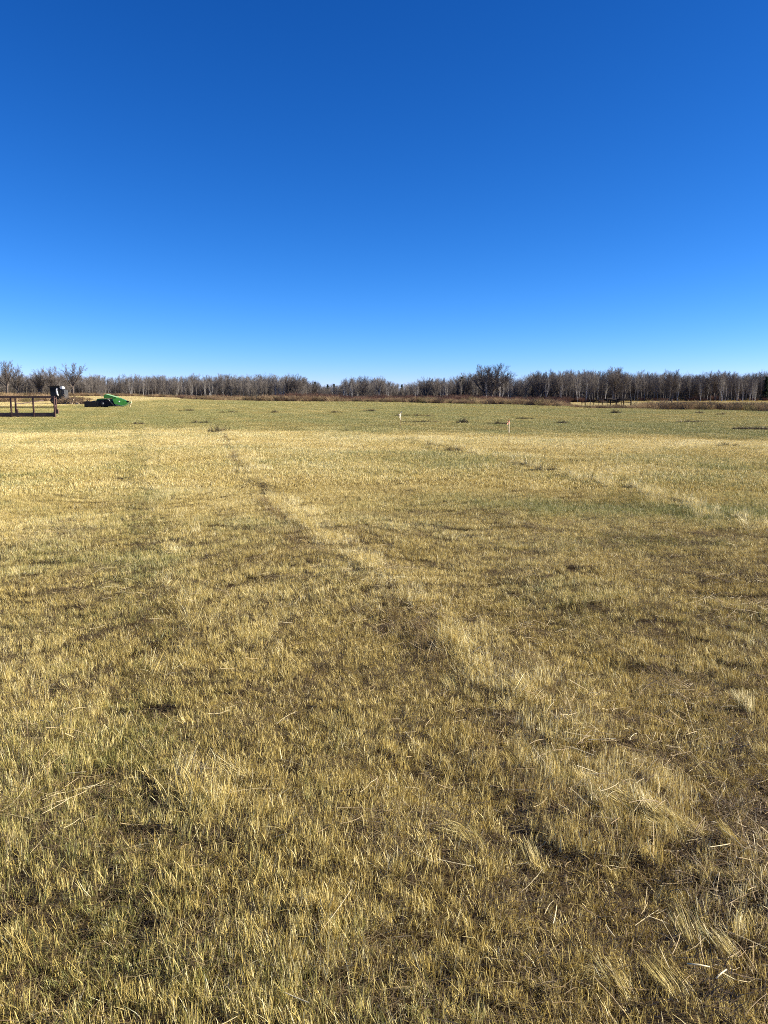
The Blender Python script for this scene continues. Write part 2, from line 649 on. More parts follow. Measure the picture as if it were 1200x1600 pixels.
def scatter(name, coll, pos, rot, scl, idx, tint, **tags):
    n = len(pos)
    me = bpy.data.meshes.new(name)
    me.vertices.add(n)
    me.vertices.foreach_set('co', np.ascontiguousarray(pos, np.float32).ravel())
    for an, typ, val, key in (('rot', 'FLOAT_VECTOR', rot, 'vector'), ('scl', 'FLOAT_VECTOR', scl, 'vector'), ('tint', 'FLOAT_VECTOR', tint, 'vector'),
                              ('idx', 'INT', idx, 'value')):
        a = me.attributes.new(an, typ, 'POINT')
        a.data.foreach_set(key, np.ascontiguousarray(val, np.int32 if typ == 'INT' else np.float32).ravel())
    o = link(bpy.data.objects.new(name, me))
    ng = bpy.data.node_groups.new('scatter_' + name, 'GeometryNodeTree')
    ng.interface.new_socket('Geometry', in_out='INPUT', socket_type='NodeSocketGeometry')
    ng.interface.new_socket('Geometry', in_out='OUTPUT', socket_type='NodeSocketGeometry')
    gi, go = ng.nodes.new('NodeGroupInput'), ng.nodes.new('NodeGroupOutput')
    ip = ng.nodes.new('GeometryNodeInstanceOnPoints')
    ci = ng.nodes.new('GeometryNodeCollectionInfo')
    ci.inputs['Collection'].default_value = coll
    ci.inputs['Separate Children'].default_value = True
    ci.inputs['Reset Children'].default_value = True
    L = ng.links.new

    def na(nm, typ):
        q = ng.nodes.new('GeometryNodeInputNamedAttribute')
        q.data_type = typ
        q.inputs['Name'].default_value = nm
        return [s for s in q.outputs if s.enabled and s.name == 'Attribute'][0]

    er = ng.nodes.new('FunctionNodeEulerToRotation')
    L(na('rot', 'FLOAT_VECTOR'), er.inputs[0])
    L(gi.outputs[0], ip.inputs['Points'])
    L(ci.outputs[0], ip.inputs['Instance'])
    ip.inputs['Pick Instance'].default_value = True
    L(na('idx', 'INT'), ip.inputs['Instance Index'])
    L(er.outputs[0], ip.inputs['Rotation'])
    L(na('scl', 'FLOAT_VECTOR'), ip.inputs['Scale'])
    L(ip.outputs[0], go.inputs[0])
    md = o.modifiers.new('scatter', 'NODES')
    md.node_group = ng
    tag(o, **tags)
    return o


def wedge(d0, d1, step, seed, wide=.60, pad=2.2, jitter=.5):
    """jittered grid of points between two distances in the field of view"""
    r = np.random.default_rng(seed)
    xs = np.arange(-wide * d1 - pad, wide * d1 + pad, step)
    ys = np.arange(0, d1 + step, step)
    X, Y = np.meshgrid(xs, ys)
    X, Y = X.ravel(), Y.ravel()
    X = X + r.uniform(-jitter, jitter, X.shape) * step
    Y = Y + r.uniform(-jitter, jitter, X.shape) * step
    D = np.hypot(X, Y)
    k = (D >= d0) & (D < d1) & (np.abs(X) < wide * Y + pad)
    return X[k], Y[k]


def build_grass():
    k = 0
    near_ids, mid_ids, far_ids, vfar_ids, thatch_ids = [], [], [], [], []
    NP = 14
    for i in range(NP):
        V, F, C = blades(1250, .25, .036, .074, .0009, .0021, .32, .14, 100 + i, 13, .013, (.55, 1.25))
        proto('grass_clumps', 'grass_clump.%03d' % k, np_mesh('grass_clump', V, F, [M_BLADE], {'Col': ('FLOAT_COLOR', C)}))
        near_ids.append(k); k += 1
    for i in range(8):
        V, F, C = blades(1200, .42, .045, .095, .003, .0055, .32, .06, 200 + i, 14, .024)
        proto('grass_clumps', 'grass_clump.%03d' % k, np_mesh('grass_clump', V, F, [M_BLADE], {'Col': ('FLOAT_COLOR', C)}))
        mid_ids.append(k); k += 1
    for i in range(6):
        V, F, C = blades(3200, 1.0, .045, .085, .005, .009, .4, .05, 300 + i, 10, .06)
        proto('grass_clumps', 'grass_clump.%03d' % k, np_mesh('grass_clump', V, F, [M_BLADE], {'Col': ('FLOAT_COLOR', C)}))
        far_ids.append(k); k += 1
    for i in range(4):
        V, F, C = blades(3200, 2.6, .04, .08, .018, .03, .4, .05, 400 + i, 2, .2)
        proto('grass_clumps', 'grass_clump.%03d' % k, np_mesh('grass_clump', V, F, [M_BLADE], {'Col': ('FLOAT_COLOR', C)}))
        vfar_ids.append(k); k += 1
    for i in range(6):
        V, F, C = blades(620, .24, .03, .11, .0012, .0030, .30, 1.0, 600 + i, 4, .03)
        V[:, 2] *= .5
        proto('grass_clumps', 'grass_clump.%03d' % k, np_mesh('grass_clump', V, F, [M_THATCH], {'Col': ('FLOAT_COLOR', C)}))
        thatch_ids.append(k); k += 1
    wind_ids, lean_ids = [], []
    for i in range(8):
        V, F, C = blades(190, .12, .05, .15, .0016, .0036, .75, .35, 640 + i, 7, .02)
        proto('grass_clumps', 'grass_clump.%03d' % k, np_mesh('grass_clump', V, F, [M_BLADE], {'Col': ('FLOAT_COLOR', C)}))
        wind_ids.append(k); k += 1
    for i in range(5):
        V, F, C = blades(150, .07, .13, .26, .0015, .0032, .22, 0, 660 + i, 8, .012, (.6, 1.1), (1.25, 0))
        proto('grass_clumps', 'grass_clump.%03d' % k, np_mesh('grass_clump', V, F, [M_BLADE], {'Col': ('FLOAT_COLOR', C)}))
        lean_ids.append(k); k += 1
    P, Ro, S, I, T = [], [], [], [], []
    # tufts of longer grass leaning over in the near field: foot and tip as seen in the photograph
    r = np.random.default_rng(123)
    for fx, fy, tx, ty, n in ((1010, 1325, 955, 1235, 9), (985, 1290, 940, 1215, 7), (925, 1240, 870, 1180, 7), (880, 1215, 835, 1150, 4), (860, 1340, 800, 1280, 3),
                              (1185, 1500, 1120, 1390, 5), (1040, 1560, 1000, 1470, 3), (70, 1300, 20, 1250, 4), (20, 1270, 80, 1220, 3), (1175, 1240, 1110, 1180, 6),
                              (1190, 1110, 1150, 1060, 3), (760, 1080, 720, 1020, 4), (1150, 1330, 1090, 1270, 5)):
        ax, ay = gp(fx, fy)
        bx, by = gp(tx, ty, .10)
        dr = math.atan2(by - ay, bx - ax)
        t = r.random(n)
        x, y = ax + r.normal(0, .09, n) + (bx - ax) * .5 * t, ay + r.normal(0, .09, n) + (by - ay) * .5 * t
        P.append(np.stack([x, y, ground_z(x, y)], 1))
        Ro.append(np.stack([r.normal(0, .2, n), r.normal(0, .2, n), dr + r.normal(0, .55, n)], 1))
        s_ = r.uniform(.32, .62, n)
        S.append(np.stack([s_, s_, s_ * .85], 1))
        I.append(np.array(lean_ids)[r.integers(0, 5, n)])
        T.append(np.stack([np.full(n, .30), r.uniform(.3, .6, n), np.full(n, .15)], 1))
    X, Y = wedge(.7, 10, .20, 66)
    kk = np.ones(len(X), bool)
    for qx, qy, qr, qd in HOLES:
        kk &= np.hypot(X - qx, Y - qy) > qr * .55 + .03
    X, Y = X[kk], Y[kk]
    r = np.random.default_rng(67)
    n = len(X)
    g, bl, br, h, ms = tints(X, Y)
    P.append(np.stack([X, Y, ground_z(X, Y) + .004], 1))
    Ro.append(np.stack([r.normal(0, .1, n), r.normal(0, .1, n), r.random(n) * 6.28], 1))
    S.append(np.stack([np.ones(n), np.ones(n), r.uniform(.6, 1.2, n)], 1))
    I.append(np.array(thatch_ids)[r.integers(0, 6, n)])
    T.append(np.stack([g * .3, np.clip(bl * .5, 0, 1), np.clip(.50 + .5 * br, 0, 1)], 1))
    for d0, d1, step, ids, sc, seed in ((.7, 5, .168, near_ids, 1.0, 1), (5, 13, .195, near_ids, 1.0, 2), (13, 32, .36, mid_ids, 1.0, 3),
                                        (32, 90, 1.0, far_ids, 1.0, 4), (90, 285, 2.6, vfar_ids, 1.0, 5)):
        X, Y = wedge(d0, d1, step, seed)
        if seed < 3:
            kk = np.ones(len(X), bool)
            for qx, qy, qr, qd in HOLES:
                kk &= np.hypot(X - qx, Y - qy) > qr * .45 + .03
            X, Y = X[kk], Y[kk]
        r = np.random.default_rng(50 + seed)
        g, bl, br, h, ms = tints(X, Y)
        n = len(X)
        g = np.clip(g + r.normal(0, .06, n), 0, 1)
        bl = np.clip(bl + r.normal(0, .07, n), 0, 1)
        z = ground_z(X, Y)
        la = 2.1 + 2.2 * (vn(X * .5, Y * .5, 60) - .5) * 2      # which way the grass is combed
        lm = .18 * vn(X * .8, Y * .8, 61) + .22 * vn(X * 2.2, Y * 2.2, 62)
        lm = lm * {1: .65, 2: .55, 3: .15, 4: 0, 5: 0}[seed]
        P.append(np.stack([X, Y, z], 1))
        az = r.random(n) * 2 * np.pi
        # tilt about a horizontal axis after spinning about z: Rtilt @ Rz(az)
        ax = np.stack([-np.sin(la), np.cos(la)], 1)
        eul = np.zeros((n, 3))
        for q in range(n):
            M = Matrix.Rotation(lm[q], 3, Vector((ax[q, 0], ax[q, 1], 0))) @ Matrix.Rotation(az[q], 3, 'Z')
            eul[q] = M.to_euler()
        Ro.append(eul)
        s = r.uniform(.85, 1.15, n) * sc
        hz = h * r.uniform(.85, 1.2, n)
        S.append(np.stack([s, s, hz], 1))
        I.append(np.array(ids)[r.integers(0, len(ids), n)])
        T.append(np.stack([g, bl, br], 1))
    rr = np.random.default_rng(91)
    for LINE, off, sig, dens, bl0, gr0, h0, gap in ((TRACK, .15, .045, 55, .66, .12, .8, .49), (TRACK, .0, .05, 20, .05, .10, .75, .54), (TRACK_R, .1, .16, 24, .85, .1, 1.2, .42),
                                                   (TRACK_R, -.35, .3, 12, .3, .5, 1.0, .5), (TRACK_L, .0, .2, 5, .3, .45, .8, .5), (TRACK_L, .35, .14, 6, .75, .05, .95, .4)):
        for (ax, ay), (bx, by) in zip(LINE[:-1], LINE[1:]):
            L = math.hypot(bx - ax, by - ay)
            n = int(L * dens)
            t = rr.random(n)
            o_ = off + rr.normal(0, sig, n) + .25 * (vn(t * L * .8 + ay, t * 0 + 3.3, 93) - .5)
            x, y = ax + (bx - ax) * t - (by - ay) / L * o_, ay + (by - ay) * t + (bx - ax) / L * o_
            k_ = (vn(x * 1.1, y * 1.1, 94) * .5 + vn(x * 3.1, y * 3.1, 95) * .5 > gap) & (y > 2.6) & (y < 34)
            x, y = x[k_], y[k_]
            n = len(x)
            P.append(np.stack([x, y, ground_z(x, y)], 1))
            Ro.append(np.stack([rr.normal(0, .35, n), rr.normal(0, .35, n), rr.random(n) * 6.28], 1))
            s_ = rr.uniform(.42, .85, n) * np.where(y > 13, 1.4, 1)
            S.append(np.stack([s_, s_, h0 * rr.uniform(.7, 1.35, n)], 1))
            I.append(np.array(wind_ids)[rr.integers(0, 8, n)])
            T.append(np.stack([np.full(n, gr0), np.clip(bl0 + rr.normal(0, .1, n), 0, 1), np.full(n, .02 if bl0 > .5 else (.62 if bl0 < .08 else .45))], 1))
    scatter('grass', PROTO['grass_clumps'], np.concatenate(P), np.concatenate(Ro), np.concatenate(S), np.concatenate(I), np.concatenate(T),
            label='mown straw coloured grass covering the whole field', kind='stuff')


build_grass()


# loose cut stems lying on the stubble
PILES = [(1060, 1100, .13, 6), (990, 1140, .12, 4), (1150, 1330, .13, 6), (1185, 1270, .13, 6), (930, 1175, .10, 3), (1010, 1430, .10, 3), (1180, 1430, .10, 5),
         (690, 955, .25, 3), (820, 985, .2, 2), (1080, 1390, .07, 4), (1190, 960, .3, 4), (1120, 1210, .1, 4), (440, 770, .5, 2), (560, 900, .3, 2), (870, 1270, .08, 3)]


def build_litter():
    r = np.random.default_rng(77)
    m, nt, ns, ls = new_mat('loose_straw')
    a = N(nt, 'ShaderNodeAttribute', attribute_name='Col', attribute_type='GEOMETRY')
    sa = N(nt, 'ShaderNodeSeparateColor')
    ls.new(a.outputs['Color'], sa.inputs[0])
    c = ramp(nt, sa.outputs[0], [(0, (.30, .20, .10)), (.5, (.55, .42, .22)), (.85, (.68, .56, .31)), (1, (.82, .72, .46))])
    b = N(nt, 'ShaderNodeBsdfPrincipled')
    b.inputs['Roughness'].default_value = .5
    ls.new(c, b.inputs['Base Color'])
    o = N(nt, 'ShaderNodeOutputMaterial')
    ls.new(b.outputs[0], o.inputs[0])
    X, Y = wedge(.8, 12, .11, 9)
    hx, hy = gp(1130, 1300)
    tr = seg_d(X, Y, TRACK)
    dens = .10 + 1.3 * sm(.55, .75, fbm(X * .9, Y * .9, 70)) * .6 + 2.6 * np.exp(-((X - hx) / .5) ** 2 - ((Y - hy) / .7) ** 2)
    dens += .5 * np.exp(-((tr - .2) / .35) ** 2)
    for qx, qy, qr, qa in PILES:
        cx, cy = gp(qx, qy)
        dens += qa * np.exp(-((X - cx) ** 2 + (Y - cy) ** 2) / qr ** 2)
    dens *= (1 - .6 * sm(5, 12, Y))
    Xa, Ya = [], []
    for rep in range(5):
        k = r.random(len(X)) < dens * .40
        Xa.append(X[k] + r.normal(0, .05, k.sum()))
        Ya.append(Y[k] + r.normal(0, .05, k.sum()))
    X, Y = np.concatenate(Xa), np.concatenate(Ya)
    n = len(X)
    L = r.uniform(.035, .13, n) * np.where(r.random(n) < .08, 1.8, 1)
    W = r.uniform(.0007, .0014, n) * np.where(r.random(n) < .04, 1.5, 1)
    an = r.random(n) * 2 * np.pi
    el = r.normal(.1, .28, n)
    g, bl, br, h, ms = tints(X, Y)
    Z = ground_z(X, Y) + .065 * h * r.uniform(.5, 1.25, n)
    d = np.stack([np.cos(an) * np.cos(el), np.sin(an) * np.cos(el), np.sin(el)], 1)
    up = np.array([0, 0, 1.])
    s1 = np.cross(d, up); s1 /= np.linalg.norm(s1, axis=1)[:, None]
    s2 = np.cross(s1, d)
    bend = r.normal(0, .07, n)[:, None] * s1 + r.normal(0, .08, n)[:, None] * s2
    V = np.zeros((n, 12, 3)); Cc = np.zeros((n, 12, 4), np.float32)
    u = r.random(n)
    for i, t in enumerate((-.5, -.15, .2, .5)):
        p = np.stack([X, Y, Z], 1) + d * (L * t)[:, None] + bend * (L * (t * t) * 2)[:, None]
        for k in range(3):
            w = 2 * np.pi * k / 3
            V[:, i * 3 + k] = p + (s1 * math.cos(w) + s2 * math.sin(w)) * W[:, None]
            Cc[:, i * 3 + k] = np.stack([u, u, u, u * 0 + 1], 1)
    b = np.arange(n)[:, None] * 12
    F = np.concatenate([b + np.array([[i * 3 + k, i * 3 + (k + 1) % 3, i * 3 + 3 + (k + 1) % 3, i * 3 + 3 + k]]) for i in range(3) for k in range(3)])
    me = np_mesh('straw_litter', V.reshape(-1, 3), F, [m], {'Col': ('FLOAT_COLOR', Cc.reshape(-1, 4))}, smooth=True)
    tag(link(bpy.data.objects.new('straw_litter', me)), 'loose cut straw stems lying on the stubble', kind='stuff')
    # two stout pale stalks the photo shows in the lower right corner
    for (ax_, ay_, bx_, by_), nm in (((1073, 1511, 1109, 1514), 'straightest pale cut stalk lying level on the grass near the lower right'),
                                    ((1119, 1532, 1135, 1518), 'short pale cut stalk lying slanted on the grass at the lower right')):
        p0, p1 = gp(ax_, ay_, .115), gp(bx_, by_, .115)
        z0, z1 = gz(*p0) + .115, gz(*p1) + .12
        mb = MB()
        mid = ((p0[0] + p1[0]) / 2, (p0[1] + p1[1]) / 2 + .001, (z0 + z1) / 2 + .001)
        mb.tube([(*p0, z0), mid, (*p1, z1)], [.0018, .002, .0016], 7)
        tag(mb.build('straw_stalk', M_STALK, smooth=True), nm, 'stalk', 'stout cut stalks on the grass')


M_STALK = mat_worn('pale_stalk', (.60, .48, .26), (.76, .66, .42), 40, .45)
build_litter()

# ------------------------------------------------------------------ tufts of longer grass left standing in the field
_s, _b, _g = STRAW, BROWN, GREEN
STRAW = [(0.0, (.10, .07, .03)), (.5, (.28, .21, .08)), (1.0, (.52, .42, .19))]
BROWN = [(0.0, (.045, .031, .017)), (.6, (.12, .083, .042)), (1.0, (.24, .17, .085))]
GREEN = [(0.0, (.05, .06, .016)), (.5, (.10, .108, .03)), (1.0, (.19, .18, .06))]
M_TUFT = mat_blades('tuft_blades', .1)  # darker than the field: dark plants, with their shadows put into the colour
STRAW, BROWN, GREEN = _s, _b, _g
TUFT = []
for i in range(9):
    r_ = np.random.default_rng(520 + i)
    V, F, C = blades(640, .20, .06, .26, .003, .007, .6, .2, 500 + i, 5, .02, (.25, 1.25))
    V = V.reshape(-1, 8, 3)
    c_ = V.mean(1)
    cl = r_.uniform(-.26, .26, 5)
    pick = r_.integers(0, 5, len(V))
    sp = r_.uniform(.02, .09, 5)[pick]
    nx = cl[pick] + r_.normal(0, 1, len(V)) * sp
    ny = r_.normal(0, .05, len(V))
    hs = r_.uniform(.35, 1.1, 5)[pick] * (1 - .5 * np.abs(nx) / .35).clip(.2, 1)
    V[:, :, 0] += (nx - c_[:, 0])[:, None]
    V[:, :, 1] += (ny - c_[:, 1])[:, None]
    V[:, :, 2] *= hs[:, None]
    TUFT.append(np_mesh('grass_tuft', V.reshape(-1, 3), F, [M_TUFT], {'Col': ('FLOAT_COLOR', C)}))
# px, py (foot), width px, height px, (green, bleach, brown), label
tufts = [
    (340, 677, 40, 11, (.3, .35, .45), 'big shaggy grass tuft at the far end of the wheel track'),
    (708, 706, 24, 8, (.15, .25, .8), 'dark tuft in the straw coloured cut left of the nearer stake'),
    (674, 697, 14, 5, (.1, .6, .4), 'small pale tuft in the straw coloured cut below the far stake'),
    (412, 776, 46, 8, (.4, .3, .4), 'low dark tuft beside the wheel track in mid field'),
    (484, 792, 22, 9, (.1, .15, .9), 'small dark brown tuft on the wheel track'),
    (777, 663, 30, 6, (.2, .1, .9), 'dark low clump on the green strip just left of the nearer stake'),
    (725, 661, 34, 5, (.3, .2, .7), 'long dark clump on the green strip between the two stakes'),
    (655, 660, 44, 4, (.3, .2, .7), 'flat dark clump beside the foot of the far stake'),
    (640, 650, 36, 4, (.3, .2, .7), None), (668, 651, 14, 4, (.2, .2, .8), None), (542, 675, 18, 5, (.5, .3, .3), None),
    (312, 661, 22, 5, (.3, .2, .7), None), (290, 642, 26, 4, (.3, .2, .7), None), (360, 645, 26, 4, (.3, .3, .6), None),
    (430, 645, 22, 4, (.3, .2, .7), None), (527, 645, 20, 4, (.3, .2, .7), None), 
    (216, 663, 16, 5, (.2, .3, .7), None), (575, 643, 22, 4, (.3, .2, .7), None),
    (820, 655, 20, 4, (.3, .2, .7), None), (880, 662, 40, 4, (.4, .2, .6), None),
     (960, 646, 30, 4, (.3, .3, .7), None), (1092, 646, 14, 6, (.2, .2, .9), None),
    (1128, 648, 14, 5, (.2, .2, .9), None), (1075, 660, 50, 5, (.3, .3, .7), None), (1135, 698, 30, 6, (.5, .2, .5), None),
    (822, 729, 50, 13, (.4, .25, .6), None), (852, 737, 40, 11, (.4, .25, .6), None), (884, 745, 44, 12, (.4, .25, .6), None), (918, 751, 30, 10, (.4, .25, .6), None),
    (1020, 771, 28, 12, (.4, .2, .6), None), (952, 758, 36, 11, (.4, .25, .6), None), (985, 765, 24, 9, (.4, .25, .6), None), (770, 940, 26, 14, (.2, .2, .8), None), (520, 832, 18, 9, (.1, .3, .8), None), (548, 856, 20, 10, (.1, .3, .8), None),
    (505, 815, 20, 8, (.1, .4, .7), None), (578, 938, 26, 15, (.2, .3, .8), None), (600, 962, 20, 12, (.2, .3, .7), None), (455, 752, 16, 6, (.1, .4, .7), None),
    (395, 745, 16, 6, (.2, .4, .6), None), (420, 788, 24, 8, (.4, .3, .6), None), (445, 806, 22, 8, (.4, .3, .6), None), (475, 838, 22, 9, (.4, .3, .6), None),
]


def build_tufts():
    r = random.Random(5)
    for px, py, w, h, tint, lab in tufts:
        x, y = gp(px, py)
        depth = y * math.cos(PITCH)
        m = depth / 1200
        o = link(bpy.data.objects.new('grass_tuft', r.choice(TUFT)))
        o.location = (x, y, gz(x, y) - .01)
        o.rotation_euler = (0, 0, r.uniform(-.15, .15) + (0 if r.random() < .5 else math.pi))
        sx = 1.25 * w * m / .62
        o.scale = (sx, min(sx, 1.1) * .8, max(h * m * 1.5 / .22, .5) * r.uniform(.7, 1.3))
        o['tint'] = tint
        tag(o, lab or 'low dark clump of uncut grass on the mown field', 'grass tuft', 'low clumps of uncut grass dotting the field')


build_tufts()

# long shadow streak at the right edge, put in as dark grass blades
def build_shadow_streak():
    x0, y0 = gp(1148, 671)
    x1, y1 = gp(1290, 674)
    r = np.random.default_rng(9)
    Vs, Fs, Cs, off = [], [], [], 0
    n = 26
    for i in range(n):
        t = (i + r.random()) / n
        V, F, C = blades(260, .22, .04, .15, .004, .008, .55, .1, 700 + i, 6, .03)
        x, y = x0 + (x1 - x0) * t, y0 + (y1 - y0) * t + r.normal(0, .06)
        V = V + np.array([x - x0, y - y0, gz(x, y) - gz(x0, y0)])
        Vs.append(V); Fs.append(F + off); Cs.append(C); off += len(V)
    me = np_mesh('shadow_streak', np.concatenate(Vs), np.concatenate(Fs), [M_TUFT], {'Col': ('FLOAT_COLOR', np.concatenate(Cs))})
    o = link(bpy.data.objects.new('shadow_streak', me))
    o.location = (x0, y0, gz(x0, y0))
    o['tint'] = (.25, .1, .9)
    tag(o, 'long narrow shadow streak built from dark grass at the right edge of the field', 'grass ridge')


build_shadow_streak()

# ------------------------------------------------------------------ trees
M_BARK = {
    'oak': mat_worn('oak_bark', (.07, .056, .047), (.19, .155, .13), 3, .9, spec=.1),
    'oaktwig': mat_worn('oak_twigs', (.085, .073, .064), (.21, .182, .158), 1.5, .9, spec=.1),
    'grey': mat_worn('grey_bark', (.13, .118, .105), (.31, .285, .255), 2.5, .9, spec=.1),
    'birch': mat_worn('birch_bark', (.18, .165, .145), (.54, .51, .46), 2.2, .8, spec=.1, stretch=(1, 1, 2.5), lo=.36, hi=.5),
    'twig': mat_worn('twigs', (.115, .10, .088), (.26, .23, .202), 1.5, .9, spec=.1),
    'redtwig': mat_worn('red_twigs', (.14, .055, .042), (.26, .115, .08), 1.5, .9, spec=.1),
    'fir': mat_worn('fir_needles', (.012, .024, .014), (.03, .052, .026), 4, .8, spec=.1),
}


class Tree:
    def __init__(self, seed):
        self.r = random.Random(seed)
        self.trunk, self.crown = MB(), MB()

    def limb(self, p, d, L, rad, lvl, P):
        r = self.r
        nseg = P['seg'][min(lvl, len(P['seg']) - 1)]
        pts, rs = [p.copy()], [rad]
        end = rad * P['taper']
        d = d.normalized()
        dirs = [d]
        for i in range(nseg):
            w = P['wob'] * (1 if lvl else .35)
            d = (d + Vector((r.gauss(0, w), r.gauss(0, w), r.gauss(0, w) + P['up'] * (1 if lvl else .3)))).normalized()
            p = p + d * (L / nseg)
            pts.append(p.copy()); dirs.append(d.copy())
            rs.append(rad + (end - rad) * (i + 1) / nseg)
        tgt = self.trunk if lvl < P['split'] else self.crown
        tgt.tube(pts, rs, 6 if lvl == 0 else (4 if lvl == 1 else 3), cap=False)
        if lvl >= P['levels']:
            return
        n = P['kids'][min(lvl, len(P['kids']) - 1)]
        n = max(1, int(n * r.uniform(.8, 1.25)))
        for k in range(n):
            t = P['start'][min(lvl, len(P['start']) - 1)]
            t = t + (1 - t) * (k + r.random()) / n
            f = t * nseg
            i = min(int(f), nseg - 1)
            q = pts[i].lerp(pts[i + 1], f - i)
            dd = dirs[i]
            a = dd.orthogonal()
            a.rotate(Matrix.Rotation(r.uniform(0, 2 * math.pi), 3, dd))
            an = R(r.uniform(*P['ang'][min(lvl, len(P['ang']) - 1)]))
            nd = dd * math.cos(an) + a.normalized() * math.sin(an)
            rr = (rs[i] + (rs[i + 1] - rs[i]) * (f - i)) * P['rk']
            ll = L * P['lk'][min(lvl, len(P['lk']) - 1)] * r.uniform(.7, 1.15) * (1.12 - P['short'] * t)
            self.limb(q, nd, ll, max(rr, P['rmin']), lvl + 1, P)

    def meshes(self, bark, twig, nm):
        return self.trunk.mesh('trunk', M_BARK[bark], True), self.crown.mesh('crown', M_BARK[twig])


# all built about 10 m tall, then scaled
def t_oak(s):
    """short bole that forks into a fan of limbs"""
    t = Tree(s)
    r = t.r
    P = dict(seg=[6, 5, 4, 3], taper=.22, wob=.13, up=.07, split=1, levels=3, kids=[15, 9, 6], start=[.18, .15, .15], ang=[(22, 52), (20, 50), (18, 50)],
             rk=.55, lk=[.36, .48, .5], short=.45, rmin=.015)
    fork = r.uniform(1.8, 3.0)
    t.trunk.tube([(0, 0, -.3), (r.gauss(0, .05), 0, fork * .5), (r.gauss(0, .08), 0, fork + .3)], [.36, .30, .25], 7, cap=False)
    n = r.choice((9, 10, 11))
    a0 = r.uniform(0, 6.28)
    for k in range(n):
        a = a0 + 2 * math.pi * k / n + r.gauss(0, .2)
        tilt = R(r.uniform(6, 20) if k % 3 == 0 else r.uniform(24, 58))
        d = Vector((math.sin(tilt) * math.cos(a), math.sin(tilt) * math.sin(a), math.cos(tilt)))
        t.limb(Vector((0, 0, fork * r.uniform(.6, 1.1))), d, (7.6 - 1.9 * tilt) * r.uniform(.88, 1.08), r.uniform(.13, .20), 0, P)
    return t.meshes('oak', 'oaktwig', 'oak')


def t_slim(s):
    t = Tree(s)
    P = dict(seg=[6, 4, 3, 2], taper=.2, wob=.10, up=.16, split=1, levels=3, kids=[24, 9, 6], start=[.25, .2, .2], ang=[(18, 40), (15, 42), (15, 40)],
             rk=.5, lk=[.30, .48, .5], short=.45, rmin=.014)
    t.limb(Vector((0, 0, -.2)), Vector((t.r.gauss(0, .06), t.r.gauss(0, .06), 1)), 9.4, .15, 0, P)
    return t.meshes('grey', 'twig', 'slim')


def t_birch(s):
    t = Tree(s)
    P = dict(seg=[6, 4, 3, 2], taper=.2, wob=.10, up=.13, split=2, levels=3, kids=[14, 9, 5], start=[.3, .2, .2], ang=[(16, 38), (18, 42), (15, 45)],
             rk=.5, lk=[.32, .45, .5], short=.4, rmin=.014)
    for k in range(t.r.choice((1, 2, 2, 3))):
        t.limb(Vector((t.r.gauss(0, .25), t.r.gauss(0, .2), -.2)), Vector((t.r.gauss(0, .14), t.r.gauss(0, .12), 1)), t.r.uniform(7.6, 9.4), .115, 0, P)
    return t.meshes('birch', 'twig', 'birch')


def t_scrub(s):
    t = Tree(s)
    P = dict(seg=[4, 3, 2, 2], taper=.3, wob=.18, up=.10, split=1, levels=3, kids=[10, 7, 5], start=[.15, .2, .2], ang=[(20, 50), (20, 55), (15, 50)],
             rk=.55, lk=[.42, .5, .5], short=.3, rmin=.015)
    for k in range(6):
        a = t.r.uniform(0, 6.28)
        t.limb(Vector((.3 * math.cos(a), .3 * math.sin(a), -.2)), Vector((.45 * math.cos(a), .45 * math.sin(a), 1)), t.r.uniform(6.5, 9.5), .09, 0, P)
    return t.meshes('grey', 'twig', 'scrub')


def t_fir(s):
    r = random.Random(s)
    tr, cr = MB(), MB()
    tr.tube([(0, 0, -.2), (0, 0, 9.9)], [.16, .02], 6)
    z = .9
    while z < 9.8:
        f = (1 - z / 10.2)
        L = .3 + 2.3 * f ** .9
        for k in range(11):
            a = r.uniform(0, 6.28)
            l = L * r.uniform(.65, 1.1)
            dr = -.28 * l + r.gauss(0, .08)
            mid = Vector((math.cos(a) * l * .55, math.sin(a) * l * .55, z + dr * .35))
            tip = Vector((math.cos(a) * l, math.sin(a) * l, z + dr))
            s_ = Vector((-math.sin(a), math.cos(a), 0))
            base = Vector((0, 0, z))
            w = .20 + .13 * l
            cr.add([base, mid - s_ * w + Vector((0, 0, -.12)), tip, mid + s_ * w + Vector((0, 0, -.12))], [(0, 1, 2), (0, 2, 3)])
            for q in range(3):
                p = base.lerp(tip, r.uniform(.3, .95))
                e = p + Vector((r.gauss(0, .3), r.gauss(0, .3), r.uniform(-.3, .12)))
                cr.tube([p, e], [.09, .03], 3, cap=False)
        z += .26 + .16 * f
    return tr.mesh('trunk', M_BARK['oak'], True), cr.mesh('crown', M_BARK['fir'])


KINDS = {
    'oak': [t_oak(20 + i) for i in range(6)],
    'slim': [t_slim(40 + i) for i in range(8)],
    'birch': [t_birch(60 + i) for i in range(6)],
    'scrub': [t_scrub(80 + i) for i in range(5)],
    'fir': [t_fir(95 + i) for i in range(2)],
}
NAME = {'oak': 'oak_tree', 'slim': 'bare_tree', 'birch': 'birch_tree', 'scrub': 'scrub_tree', 'fir': 'fir_tree'}
LABEL = {'oak': 'dark bare spreading tree standing in the far treeline', 'slim': 'slender bare grey tree standing in the far treeline',
         'birch': 'pale stemmed bare birch standing in the far treeline', 'scrub': 'bushy bare many stemmed small tree in the far treeline',
         'fir': 'dark green conifer showing among the bare trees of the far treeline'}
GROUP = {'oak': 'dark spreading bare trees of the treeline', 'slim': 'slender bare grey trees of the treeline', 'birch': 'pale birches of the treeline',
         'scrub': 'bushy small trees of the treeline', 'fir': 'conifers in the treeline'}

